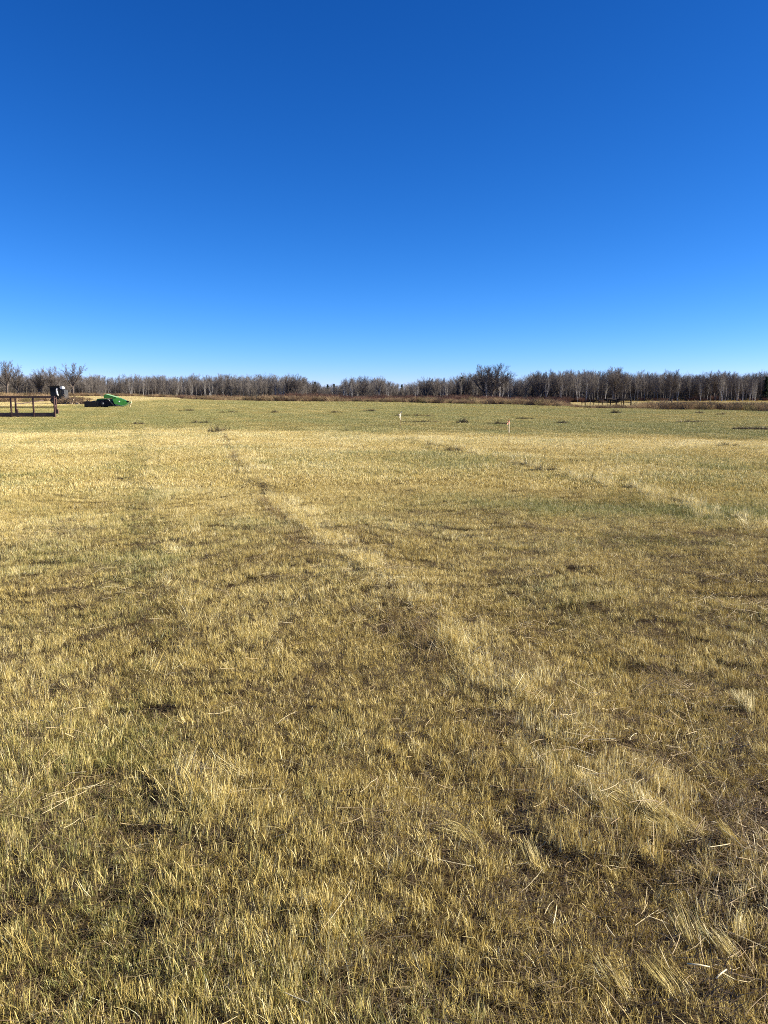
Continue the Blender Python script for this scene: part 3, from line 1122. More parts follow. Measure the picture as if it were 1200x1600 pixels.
_tx = [-300, 0, 45, 60, 100, 140, 200, 260, 330, 400, 440, 480, 500, 525, 545, 575, 600, 620, 640, 655, 680, 705, 730, 760, 790, 810, 840, 880, 925, 960, 990, 1030, 1050, 1085, 1130, 1165, 1200, 1500]
_ty = [580, 580, 586, 581, 584, 585, 584, 586, 585, 586, 584, 589, 598, 601, 590, 587, 590, 599, 599, 593, 590, 591, 584, 582, 588, 590, 580, 579, 578, 576, 580, 581, 580, 584, 580, 582, 580, 580]


def top_at(px):
    return float(np.interp(px, _tx, _ty))


TREE_N = [0]
rt = random.Random(99)


def tree(kind, px, top, d=None, wide=1.0, label=None, rz=None, group=True):
    y = d or rt.uniform(288, 304)
    x = at(px, y, 0)
    z = gz(x, y)
    H = zat(top, y) - z
    tr, cr = rt.choice(KINDS[kind])
    zs = [v.co.z for v in (tr if kind == 'fir' else cr).vertices]
    s = H / max(zs)
    e = empty(NAME[kind], (x, y, z), rt.uniform(0, 6.28) if rz is None else rz, (s * wide, s * wide, s))
    for nm, me in (('trunk', tr), ('crown', cr)):
        o = link(bpy.data.objects.new(nm, me))
        o.parent = e
    tag(e, label or LABEL[kind], 'conifer' if kind == 'fir' else 'tree', GROUP[kind] if group else None)
    TREE_N[0] += 1
    return e


# trees one can pick out in the photograph
tree('oak', 12, 561, 282, .95, 'tallest bare dark tree at the left end of the treeline')
tree('oak', 29, 567, 286, .8, 'tall bare dark tree second from the left end of the treeline')
tree('oak', 62, 575, 290, .9, 'bare dark spreading tree left of the black machine cab')
tree('oak', 81, 570, 288, .9, 'bare dark spreading tree standing behind the black machine cab')
tree('oak', 115, 565, 280, 1.0, 'round crowned bare dark tree behind the brush pile')
tree('scrub', 160, 596, 215, .9, 'pale low many stemmed young tree standing in front of the woods behind the mower')
tree('birch', 204, 590, 284, .8, 'pale birch clump in the treeline just right of the mower')
tree('birch', 329, 588, 286, .9, 'lone white birch in the dense woods left of centre')
tree('oak', 449, 580, 290, .8, 'upright bare dark tree left of the dip in the treeline')
tree('oak', 464, 582, 288, .7, 'round topped bare dark tree next to the dip in the treeline')
for q, (px, tp) in enumerate(((492, 596), (512, 600), (522, 599), (628, 600))):
    tree('fir', px, tp, 310, 1.0)
for px, tp in ((538, 588), (544, 586), (551, 589)):
    tree('birch', px, tp, 285, .8)
tree('oak', 568, 585, 288, .9, 'round crowned bare tree right of the white birches in mid treeline')
tree('oak', 597, 585, 286, .7, 'narrow bare dark tree above the far stake')
for px, tp in ((590, 592), (606, 594), (650, 596)):
    tree('birch', px, tp, 285, .9)
tree('oak', 665, 586, 288, .8, 'bare dark tree right of the lowest gap in the treeline')
tree('oak', 683, 590, 287, .8)
tree('fir', 721, 588, 296, .7)
tree('oak', 728, 579, 296, .8)
tree('oak', 769, 566, 276, 1.05, 'largest spreading bare tree rising above the middle of the treeline')
tree('oak', 757, 568, 279, .95, 'tall bare tree close left of the largest spreading tree')
tree('oak', 779, 567, 280, .95, 'tall bare tree close right of the largest spreading tree')
tree('birch', 783, 586, 274, .8, 'pale leaning stem close right of the largest spreading tree')
tree('birch', 761, 590, 274, .6)
tree('oak', 842, 577, 290, .8, 'bare round crowned tree between the largest tree and the log fence')
tree('oak', 873, 578, 288, .8)
for px, tp in ((853, 588), (876, 590), (903, 582)):
    tree('birch', px, tp, 285, .8)
tree('oak', 960, 571, 290, .95, 'tall bare tree rising behind the log fence')
tree('oak', 1050, 575, 290, .9, 'bare fan shaped tree above the three thin fence posts')
tree('oak', 1118, 576, 290, .9, 'bare broad topped tree toward the right end of the treeline')
for px, tp in ((1095, 590), (1128, 580), (1134, 595), (1152, 588), (1161, 590), (1172, 596), (1180, 594)):
    tree('birch', px, tp, 284, .7)
tree('fir', 1196, 588, 290, 1.15, 'broad dark conifer at the right end of the treeline')
# the rest of the front of the wood
px = -70.0
while px < 1270 and TREE_N[0] < 296:
    t = top_at(px)
    sp = rt.uniform(3.6, 6.6)
    left = px < 470
    k = rt.random()
    if left:
        kind = 'slim' if k < .62 else ('scrub' if k < .80 else ('birch' if k < .985 else 'oak'))
    else:
        kind = 'slim' if k < .46 else ('birch' if k < .66 else ('scrub' if k < .82 else ('slim' if k < .95 else 'oak')))
    tree(kind, px, t + rt.uniform(-1.5, 7), None, rt.uniform(.75, 1.15) if kind != 'oak' else .8)
    px += sp


# the depth of the wood behind: one mass nobody could count
def build_woods():
    for kind in ('slim', 'scrub'):
        for i, (tr, cr) in enumerate(KINDS[kind][:4]):
            me = bpy.data.meshes.new('wood_tree')
            vs = [v.co[:] for v in tr.vertices] + [v.co[:] for v in cr.vertices]
            o = len(tr.vertices)
            fs = [tuple(p.vertices) for p in tr.polygons] + [tuple(q + o for q in p.vertices) for p in cr.polygons]
            me.from_pydata(vs, [], fs)
            me.materials.append(M_BARK['twig'])
            proto('wood_trees', 'wood_tree.%03d' % (i + (0 if kind == 'slim' else 4)), me)
    r = np.random.default_rng(21)
    n = 2600
    px = r.uniform(-170, 1370, n)
    y = 300 + 75 * r.random(n) ** 1.2
    x = (px - 600) / 1200 * y * math.cos(PITCH)
    z = ground_z(x, y)
    top = np.interp(px, _tx, _ty) + r.uniform(1, 11, n)
    v = (800 - top) / 1200
    H = EYE + (-math.sin(PITCH) + v * math.cos(PITCH)) / (math.cos(PITCH) + v * math.sin(PITCH)) * (305 + .15 * (y - 300)) - z
    H = np.maximum(H, 2.5)
    # low growth under the trees
    low = r.random(n) < .45
    H = np.where(low, r.uniform(2.0, 5.0, n), H)
    s = H / 10.0
    idx = np.where(low, r.integers(4, 8, n), np.where(r.random(n) < .6, r.integers(0, 4, n), r.integers(4, 8, n)))
    rot = np.stack([np.zeros(n), np.zeros(n), r.random(n) * 6.28], 1)
    wd = np.where(low, 1.5, 1.15) * r.uniform(.8, 1.2, n)
    scatter('woods', PROTO['wood_trees'], np.stack([x, y, z], 1), rot, np.stack([s * wd, s * wd, s], 1), idx, np.zeros((n, 3)),
            label='deep grey brown mass of bare woods behind the front trees', kind='stuff')


build_woods()


# ------------------------------------------------------------------ weeds and red shrubs before the wood
def bush_mesh(seed, mats, n=70, spread=.5, h=(.5, 1.1), r0=.012):
    r = random.Random(seed)
    mb = MB()
    for i in range(n):
        a, q = r.uniform(0, 6.28), spread * math.sqrt(r.random())
        p = Vector((q * math.cos(a), q * math.sin(a), -.05))
        d = Vector((r.gauss(0, .25) + .3 * math.cos(a), r.gauss(0, .25) + .3 * math.sin(a), 1)).normalized()
        L = r.uniform(*h)
        m = p + d * L * .5
        e = m + (d + Vector((r.gauss(0, .25), r.gauss(0, .25), 0))).normalized() * L * .5
        mb.tube([p, m, e], [r0, r0 * .8, r0 * .4], 3, cap=False)
        for k in range(3):
            s = m.lerp(e, r.random())
            mb.tube([s, s + (d + Vector((r.gauss(0, .6), r.gauss(0, .6), 0))).normalized() * L * r.uniform(.15, .35)], [r0 * .6, r0 * .3], 3, cap=False)
    return mb.mesh('bush', mats)


def weed_mat(name, stops):
    m, nt, ns, ls = new_mat(name)
    oi = N(nt, 'ShaderNodeObjectInfo')
    c = ramp(nt, oi.outputs['Random'], stops)
    b = N(nt, 'ShaderNodeBsdfDiffuse')
    ls.new(c, b.inputs[0])
    o = N(nt, 'ShaderNodeOutputMaterial')
    ls.new(b.outputs[0], o.inputs[0])
    return m


M_WEED = weed_mat('dry_weeds', [(0, (.12, .075, .05)), (.35, (.24, .165, .10)), (.7, (.36, .26, .15)), (1, (.20, .17, .08))])
M_RED = weed_mat('red_shrub_twigs', [(0, (.09, .052, .042)), (.5, (.155, .085, .064)), (1, (.16, .115, .08))])


def build_weeds():
    for i in range(5):
        proto('weed_clumps', 'weed_clump.%03d' % i, bush_mesh(900 + i, M_WEED, 80, .6, (.45, 1.0), .012))
    r = np.random.default_rng(31)
    P = []
    # band behind the front edge of the brush strip
    seg = np.diff(BRUSH, axis=0)
    for (ax, ay), (bx, by) in zip(BRUSH[:-1], BRUSH[1:]):
        L = math.hypot(bx - ax, by - ay)
        nx, ny = (by - ay) / L, -(bx - ax) / L            # to the far side
        dens = 3.6 if ax > 10 else (2.6 if ax > -5 else 1.1)
        depth = 22 if ax > 10 else 14
        n = int(L * dens * 5)
        t = r.random(n)
        q = depth * r.random(n) ** 1.6 + r.normal(0, .6, n) + 1.5 * (vn(t * L * .25, t * 0 + ay, 80) - .5)
        P.append(np.stack([ax + (bx - ax) * t + nx * q, ay + (by - ay) * t + ny * q, q], 1))
    # dry weeds at the far left before the wood and along the wood's foot
    n = 420
    P.append(np.stack([r.uniform(-80, -56, n), r.uniform(122, 150, n), np.full(n, 9)], 1))
    n = 1300
    px, y = r.uniform(-80, 470, n), r.uniform(272, 292, n)
    P.append(np.stack([(px - 600) / 1200 * y, y, np.full(n, 9)], 1))
    P = np.concatenate(P)
    n = len(P)
    z = ground_z(P[:, 0], P[:, 1])
    s = r.uniform(.5, 1.05, n) * (.55 + .9 * vn(P[:, 0] * .25, P[:, 1] * .25, 81))
    pxw = 600 + 1200 * P[:, 0] / np.maximum(P[:, 1], 1) / math.cos(PITCH)
    s = s * (1 - .30 * (1 - sm(860, 890, pxw)) * sm(480, 560, pxw)) * (1 - .54 * sm(870, 900, pxw) * (1 - sm(990, 1015, pxw))) * (1 - .2 * sm(1000, 1030, pxw))
    rot = np.stack([r.normal(0, .1, n), r.normal(0, .1, n), r.random(n) * 6.28], 1)
    scatter('weeds', PROTO['weed_clumps'], np.stack([P[:, 0], P[:, 1], z], 1), rot, np.stack([s * 1.3, s * 1.3, s], 1), r.integers(0, 5, n), np.zeros((n, 3)),
            label='dry brown weeds in a strip along the far edge of the field', kind='stuff')


build_weeds()


def build_shrubs():
    for i in range(4):
        proto('shrub_clumps', 'shrub_clump.%03d' % i, bush_mesh(950 + i, M_RED, 90, .8, (1.0, 2.0), .022))
    r = np.random.default_rng(41)
    n = 3400
    px = np.where(r.random(n) < .8, r.uniform(415, 920, n), r.uniform(280, 1260, n))
    y = 296 - 130 * r.random(n) ** 1.7
    x = (px - 600) / 1200 * y * math.cos(PITCH)
    k = (beyond_brush(x, y) > 12) & ((px < 885) | (y > 284))
    px, x, y = px[k], x[k], y[k]
    n = len(x)
    z = ground_z(x, y)
    s = r.uniform(.45, 1.0, n) * (.6 + .7 * vn(x * .1, y * .1, 85)) * np.where(y > 255, 1.25, .75) * np.where((px > 430) & (px < 900), 1.0, .7)
    rot = np.stack([np.zeros(n), np.zeros(n), r.random(n) * 6.28], 1)
    scatter('shrubbery', PROTO['shrub_clumps'], np.stack([x, y, z], 1), rot, np.stack([s * 1.3, s * 1.3, s], 1), r.integers(0, 4, n), np.zeros((n, 3)),
            label='low reddish brown shrubs along the foot of the woods', kind='stuff')


build_shrubs()

# ------------------------------------------------------------------ rusty rail pen at the left
M_RUST = mat_worn('rusty_brown_paint', (.065, .032, .026), (.15, .08, .062), 5, .7)
M_BOARD = mat_worn('weathered_brown_board', (.06, .036, .030), (.16, .105, .088), 4, .8, stretch=(.3, 1, 3))


def build_pen():
    yf, yb = gp(86, 652)[1], gp(88, 647.2)[1]
    xf = lambda p: at(p, yf)
    xb = lambda p: at(p, yb)
    X0 = xf(86)
    root = empty('rail_pen', (X0, yf, gz(X0, yf)))
    tag(root, 'dark rusty brown rail pen with low bottom boards at the left edge of the field', 'rail pen')
    z0 = root.location.z
    hf = zat(620.3, yf) - z0
    hb = zat(621.0, yb) - z0
    posts_f = [xf(p) - X0 for p in (86, 53.3, 18.5, -16, -51)]
    for i, x in enumerate(posts_f):
        b = MB()
        b.box((x, 0, hf / 2 - .05), (.085, .085, hf + .02), bev=.008)
        b.box((x - .09, .07, .13), (.13, .05, .30), bev=.006)       # stake pocket block beside the post
        b.build('post', M_RUST, root)
    posts_b = [(xb(p) - X0, yb - yf) for p in (88.6, 25.6, -38)]
    for x, y in posts_b:
        b = MB()
        b.box((x, y, hb / 2 - .05), (.10, .10, hb), bev=.008)
        b.box((x + .04, y, .12), (.20, .12, .40), bev=.006)
        b.build('post', M_RUST, root)
    xl = posts_f[-1]
    MB().box(((xl) / 2, 0, hf + .035), (-xl + .14, .10, .055), bev=.008).build('top_rail', M_RUST, root)
    MB().box(((xl) / 2, .062, zat(636, yf) - z0), (-xl + .06, .024, .07), bev=.004).build('middle_rail', M_RUST, root)
    MB().box(((posts_b[0][0] + posts_b[-1][0]) / 2, yb - yf, hb - .0), (posts_b[0][0] - posts_b[-1][0] + .1, .08, .07), bev=.006).build('top_rail', M_RUST, root)
    # end rails front to back
    ex, ey = posts_b[0]
    mb = MB()
    mb.tube([(0, .06, hf - .06), (ex, ey - .06, hb - .09)], .035, 6)
    mb.build('end_rail', M_RUST, root)
    mb = MB()
    mb.tube([(0, .06, .62), (ex, ey - .06, .62)], .03, 6)
    mb.build('end_rail', M_RUST, root)
    # bottom boards, one between each pair of posts
    for a, b_ in zip(posts_f[:-1], posts_f[1:]):
        w = (a - b_) - .11
        c = (a + b_) / 2
        MB().box((c, .0, .135), (w, .05, .25), bev=.006, rot=Matrix.Rotation(R(random.uniform(-.8, .8)), 3, 'Y')).build('board', M_BOARD, root)
    # loose brace leaning at the second bay
    mb = MB()
    mb.tube([(posts_f[2] + .16, .3, .80), (posts_f[2] + .32, 4.0, .98)], .03, 6)
    mb.build('brace', M_BOARD, root)


build_pen()

# ------------------------------------------------------------------ green mower
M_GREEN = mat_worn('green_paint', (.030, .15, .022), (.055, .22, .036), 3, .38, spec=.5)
M_LGREEN = mat_worn('light_and_sunlit_green_paint', (.22, .46, .17), (.36, .58, .28), 3, .45, spec=.5)  # light green of the tongue, also sunlight painted on the lid top
M_BLACK = mat_worn('black_rubber', (.004, .0045, .006), (.009, .010, .012), 6, .7)
M_STEEL = mat_worn('scuffed_steel', (.25, .26, .25), (.48, .49, .47), 8, .4, metal=.6)
M_YEL = mat_worn('tan_painted_steel', (.50, .40, .22), (.64, .55, .34), 8, .5)
M_WHITE = mat_worn('white_paint', (.70, .70, .68), (.82, .82, .80), 5, .45)


def build_mower():
    y = gp(170, 636)[1] - .3
    m = y * math.cos(PITCH) / 1200           # metres in one photo pixel
    x0 = at(170, y)
    z0 = gz(x0, y)
    root = empty('hay_mower', (x0, y, z0 - .03), R(7))
    tag(root, 'green and black pull type hay mower parked on the field beside the brush pile', 'hay mower')
    X = lambda p: (p - 170) * m
    Z = lambda p: (636.4 - p) * m
    poly = lambda pts: [(X(a), Z(b)) for a, b in pts]
    # low cutter deck with its curtain on the left
    MB().prism(poly([(136.0, 627.6), (155.4, 627.2), (155.4, 635.6), (136.0, 635.8)]), -.70, .75).build('cutter_deck', M_BLACK, root)
    mb = MB()
    for i in range(16):
        a = 136.6 + i * 1.2
        mb.box((X(a), -.725, Z(631.6)), (.072, .02, (635.6 - 628.6) * m), rot=Matrix.Rotation(R(random.uniform(-3, 3)), 3, 'Y'))
    mb.build('curtain', M_BLACK, root)
    mb = MB()
    mb.tube([(X(136.8), 0, Z(628.4)), (X(138.6), 0, Z(625.9)), (X(139.9), 0, Z(628.2))], .05, 6)
    mb.build('lift_lug', M_BLACK, root)
    mb = MB()
    mb.box((X(147.5), .1, Z(627.4)), (.22, .4, .10), bev=.02).box((X(153), .1, Z(627.1)), (.18, .4, .12), bev=.02)
    mb.tube([(X(144), 0, Z(627.9)), (X(150), 0, Z(626.6)), (X(156), 0, Z(627.2))], .03, 6)
    mb.build('drive_guard', M_YEL, root)
    # conditioner hood in the middle
    mb = MB()
    mb.prism(poly([(153.2, 627.8), (155.2, 623.6), (160, 623.0), (176.5, 622.8), (177.5, 626.6), (154.5, 627.4)]), -.72, .85)
    mb.build('hood', M_GREEN, root)
    MB().prism(poly([(153.8, 627.5), (155.8, 625.4), (175.9, 624.6), (182, 634.6), (155.6, 635.2)]), -.74, .75).build('conditioner_box', M_BLACK, root)
    # wheels under the hood
    for yy in (-.665, .72):
        w = empty('wheel', (X(164), yy, .385))
        w.parent = root
        prof = [(-.11, .20), (-.10, .33), (-.05, .385), (.05, .385), (.10, .33), (.11, .20)]
        t = MB().lathe((0, 0, 0), (0, 1, 0), prof, 24).build('tyre', M_BLACK, w, True)
        t2 = MB().lathe((0, 0, 0), (0, 1, 0), [(-.10, .03), (-.13, .06), (-.118, .10), (.118, .10), (.13, .06), (.10, .03)], 18).build('rim', M_STEEL, w, True)
    # raised lid, light from above
    mb = MB()
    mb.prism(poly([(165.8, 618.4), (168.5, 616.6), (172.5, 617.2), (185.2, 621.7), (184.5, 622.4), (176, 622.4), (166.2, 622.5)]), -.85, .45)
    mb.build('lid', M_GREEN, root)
    # top of the lid: sunlight painted on as a paler green sheet
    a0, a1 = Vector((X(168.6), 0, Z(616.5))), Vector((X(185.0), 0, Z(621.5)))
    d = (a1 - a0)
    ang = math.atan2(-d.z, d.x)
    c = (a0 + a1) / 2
    MB().box((c.x, -.2, c.z + .02), (d.length, 1.32, .03), rot=Matrix.Rotation(ang, 3, 'Y'), bev=.008).build('lid_sunlit_top', M_LGREEN, root)
    # side shield on the right
    MB().prism(poly([(178.6, 622.3), (186.4, 621.7), (196, 625.0), (203.2, 628.4), (200.5, 631.0), (193.4, 633.8), (182, 630.6)]), -.80, -.55).shear(.55, Z(622.0)).build('side_shield', M_GREEN, root)
    MB().prism(poly([(178.8, 622.6), (186.4, 622.0), (200.5, 628.2), (193, 632.6), (183, 630.0)]), -.545, .70).build('gear_housing', M_GREEN, root)
    MB().lathe((X(189.6), -.80 - .55 * (Z(622.0) - Z(627.6)), Z(627.6)), (0, -1, .55), [(0, .075), (.012, .075), (.016, .066)], 14).build('emblem', M_WHITE, root)
    MB().prism(poly([(182.6, 631.3), (193.2, 634.4), (192.6, 635.4), (182.2, 633.2)]), -.76, .5).build('skid', M_STEEL, root)
    mb = MB()
    mb.tube([(X(172.5), -.83, Z(624.0)), (X(181.3), -.83, Z(634.2))], .035, 6)
    mb.build('strut', M_STEEL, root)
    mb = MB()
    mb.tube([(X(171.0), -.82, Z(624.2)), (X(175.0), -.82, Z(624.0))], .045, 6)
    mb.build('strut', M_STEEL, root)
    mb = MB()
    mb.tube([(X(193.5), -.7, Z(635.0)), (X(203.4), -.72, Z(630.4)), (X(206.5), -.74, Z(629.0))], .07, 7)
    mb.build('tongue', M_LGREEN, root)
    mb = MB()
    mb.tube([(X(201.4), -.95, Z(627.0)), (X(203.6), -1.0, Z(628.0))], .09, 8)
    mb.build('knuckle', M_BLACK, root)
    mb = MB()
    mb.tube([(X(206.2), -.7, Z(626.2)), (X(207.0), -.7, Z(632))], .05, 7).box((X(204.8), -.7, Z(631.6)), (.16, .14, .14), bev=.03)
    mb.tube([(X(204.6), -.7, Z(632.0)), (X(204.4), -.7, Z(637.0))], .05, 7)
    mb.build('hitch_stand', M_YEL, root)


build_mower()

# ------------------------------------------------------------------ brush pile
M_STICK = weed_mat('pile_sticks', [(0, (.10, .066, .045)), (.5, (.22, .15, .09)), (1, (.32, .23, .13))])
M_SOIL = mat_worn('root_soil', (.05, .034, .022), (.14, .10, .06), 5, .95, bump=.8, spec=.1)
M_LOG = mat_worn('pale_split_log', (.42, .32, .20), (.62, .50, .34), 5, .8)
M_DRY = mat_worn('dry_grey_stick', (.085, .055, .036), (.27, .19, .11), 2.2, .9)


def build_pile():
    y = gp(112, 632)[1] + 1.0
    x0 = at(112, y)
    m = y * math.cos(PITCH) / 1200
    root = empty('brush_pile', (x0, y, gz(x0, y)))
    tag(root, 'brown heap of uprooted brush and soil between the rail pen and the green mower', 'brush pile')
    r = random.Random(4)
    hgt = lambda q: max(0, np.interp(q, [-23, -20, -14, -6, 2, 8, 13, 18, 24, 30], [0, .25, .6, .85, .95, .92, .8, .45, .2, 0]))
    # soil core
    V, F = [], []
    nx, ny = 40, 12
    for i in range(nx + 1):
        q = -23 + 53 * i / nx
        for j in range(ny + 1):
            t = -1 + 2 * j / ny
            h = float(hgt(q)) * (1 - t * t) * .82 + .12 * (float(vn(q * .35, t * 3, 90)) - .4)
            V.append((q * m, t * 1.3, h - .06))
    for i in range(nx):
        for j in range(ny):
            a = i * (ny + 1) + j
            F.append((a, a + 1, a + ny + 2, a + ny + 1))
    me = bpy.data.meshes.new('soil')
    me.from_pydata(V, [], F)
    me.materials.append(M_SOIL)
    o = link(bpy.data.objects.new('soil', me))
    o.parent = root
    mb = MB()
    for i in range(620):
        q = r.uniform(-22, 27)
        t = r.uniform(-1, .9)
        h = float(hgt(q)) * (1 - t * t * .8)
        p = Vector((q * m, t * 1.25, h * r.uniform(.1, .95)))
        d = Vector((r.gauss(0, .7) + .02 * q, r.gauss(0, .5) - .2, r.gauss(.25, .45))).normalized()
        L = r.uniform(.25, .8)
        k = p + d * L * .5 + Vector((r.gauss(0, .05), r.gauss(0, .05), 0))
        mb.tube([p, k, p + d * L], [r.uniform(.010, .026)] * 2 + [.008], 3, cap=False)
    mb.build('branches', M_DRY, root)['kind'] = 'stuff'
    for q, zz, l, an in ((2, .12, .4, .3), (4.5, .10, .5, -.2), (14, .10, .45, .1), (-3, .10, .35, .6), (8, .36, .8, 1.1), (16.5, .10, .3, -.4)):
        mb = MB()
        d = Vector((math.cos(an), -.3, math.sin(an) * .6)) * l / 2
        c = Vector((q * m, -1.2, zz))
        mb.tube([c - d, c, c + d], [.07, .075, .06], 7)
        mb.build('log', M_LOG, root)


build_pile()

# ------------------------------------------------------------------ black machine behind the pile
M_BODY = mat_worn('black_body', (.008, .008, .009), (.02, .02, .02), 4, .5)
M_GLASS = mat_worn('dark_glass', (.010, .012, .014), (.016, .018, .02), 2, .35, spec=.15)
M_GREY = mat_worn('grey_panel', (.035, .036, .038), (.075, .077, .08), 4, .6)


def build_machine():
    y = 103.0
    m = y * math.cos(PITCH) / 1200
    x0 = at(88, y)
    z0 = gz(x0, y)
    root = empty('farm_machine', (x0, y, z0))
    tag(root, 'black boxy machine cab with a white curved corner panel behind the brush pile', 'farm vehicle')
    g = z0
    X = lambda p: (p - 88) * m
    Z = lambda p: zat(p, y) - g
    zt, zb = Z(604.2), Z(621.5)
    # front is open and dark: frame posts, lower panel, back wall
    mb = MB()
    mb.prism([(X(78.2), zb), (X(94.2), zb), (X(94.0), zt), (X(77.4), zt)], .35, 1.7)
    mb.build('cab', M_BODY, root)
    MB().prism([(X(78.8), Z(612.2)), (X(87.0), Z(612.2)), (X(87.4), Z(606.0)), (X(78.0), Z(606.0))], .32, .345).build('window', M_GLASS, root)
    MB().prism([(X(77.9), Z(613.6)), (X(87.2), Z(613.6)), (X(87.6), zb), (X(78.6), zb)], .28, .345).build('lower_panel', M_BODY, root)
    MB().box(((X(76.2) + X(94.6)) / 2, .95, zt + .06), (X(94.6) - X(76.2), 1.7, .12), bev=.03).build('roof', M_BODY, root)
    # white curved panel beside the window
    pts = [(X(a), .28, Z(b)) for a, b in ((89.6, 606.2), (88.5, 609.0), (88.6, 613.0), (89.2, 616.0), (90.4, 618.3))]
    mb = MB()
    mb.tube(pts, [.07, .12, .12, .11, .08], 8)
    mb.build('corner_panel', M_WHITE, root, True)
    # grey right side and white cap above it
    MB().prism([(X(94.6), zb - .1), (X(99.6), zb - .1), (X(98.8), Z(609.6)), (X(94.6), Z(608.6))], .50, 1.75).build('side_panel', M_GREY, root)
    MB().prism([(X(93.2), Z(603.8)), (X(97.4), Z(604.0)), (X(98.6), Z(607.4)), (X(95.0), Z(607.7))], .20, .95).build('roof_cap', M_WHITE, root)
    mb = MB()
    mb.prism([(X(79.5), .38), (X(99.2), .38), (X(99.6), zb - .11), (X(79.2), zb - .01)], .40, 1.65)
    mb.build('chassis', M_BODY, root)
    for px in (82.5, 96):
        for yy in (.30, 1.78):
            w = empty('wheel', (X(px), yy, .40))
            w.parent = root
            MB().lathe((0, 0, 0), (0, 1, 0), [(-.13, .22), (-.12, .36), (-.06, .41), (.06, .41), (.12, .36), (.13, .22)], 22).build('tyre', M_BLACK, w, True)
            MB().lathe((0, 0, 0), (0, 1, 0), [(-.09, .06), (-.14, .12), (-.135, .21), (.135, .21), (.14, .12), (.09, .06)], 16).build('rim', M_GREY, w, True)


build_machine()

# ------------------------------------------------------------------ survey stakes
M_LATH = mat_worn('raw_wood_lath', (.62, .50, .32), (.80, .70, .50), 12, .7, stretch=(1, 1, .2))
M_LATHB = mat_worn('weathered_lower_lath', (.20, .13, .07), (.30, .21, .11), 12, .8, stretch=(1, 1, .2))
M_PINK = mat_worn('pink_ribbon', (.80, .30, .22), (.86, .42, .32), 10, .5)
M_PALE = mat_worn('pale_ribbon', (.80, .68, .56), (.86, .78, .66), 10, .5)


def build_stake(foot, split, top, label, w, ribs, mat):
    x, y = gp(*foot)
    z = gz(x, y)
    root = empty('survey_stake', (x, y, z), R(20))
    tag(root, label, 'stake', 'survey stakes marking the field')
    H, S = zat(top[1], y) - z, zat(split[1], y) - z
    tx = at(top[0], y, 1) - x
    lean = tx / H
    rot = Matrix.Rotation(math.atan(lean), 3, 'Y')
    MB().box(Vector((lean * (S - .1) / 2, 0, (S - .1) / 2)), (w * .55, .012, S + .1), rot=rot, bev=.002).build('stake_foot', M_LATHB, root)
    MB().box(Vector((lean * (S + H) / 2, 0, (S + H) / 2)), (w, .014, H - S), rot=rot, bev=.002).build('lath', M_LATH, root)
    m = y * math.cos(PITCH) / 1200
    for pts, wd in ribs:
        # a ribbon of tape with thickness: swept flat strip
        P = [Vector((lean * H + a * m, -.012 - .006 * i, H + b * m)) for i, (a, b) in enumerate(pts)]
        mb = MB()
        vs, fs = [], []
        for i, p in enumerate(P):
            t = (P[min(i + 1, len(P) - 1)] - P[max(i - 1, 0)]).normalized()
            nrm = Vector((-t.z, 0, t.x)) * wd / 2
            for sy in (-.0015, .0015):
                vs += [p + nrm + Vector((0, sy + .02 * math.sin(i * 1.7), 0)), p - nrm + Vector((0, sy - .01 * math.sin(i * 1.7), 0))]
        for i in range(len(P) - 1):
            a, b = i * 4, i * 4 + 4
            fs += [(a, a + 1, b + 1, b), (a + 2, b + 2, b + 3, a + 3), (a, b, b + 2, a + 2), (a + 1, a + 3, b + 3, b + 1)]
        mb.add(vs, fs)
        mb.build('ribbon', mat, root)


build_stake((795, 704), (795, 676), (795.8, 659.5), 'nearer wooden stake with a pink ribbon tied at its top', .024,
            [([(0.6, .2), (-1.6, -1.2), (-4.2, -3.4)], .022), ([(.3, .3), (-1.5, 1.8), (-3.6, 1.2)], .02), ([(.2, .3), (-.6, 2.6), (-1.2, 4.2)], .018)], M_PINK)
build_stake((625, 673), (625.8, 656), (626.2, 646), 'farther wooden stake with pale fluttering ribbon ends', .030,
            [([(.3, -.3), (-1.4, -1.6), (-3.4, -2.4)], .032), ([(.2, -.8), (-.8, -3.4), (-2.0, -6.4)], .03), ([(.1, .1), (.6, 2.0), (1.2, 3.4)], .03)], M_PALE)

# ------------------------------------------------------------------ far fences on the right
M_DARKWOOD = mat_worn('dark_old_timber', (.012, .010, .010), (.035, .028, .026), 4, .85, spec=.15)


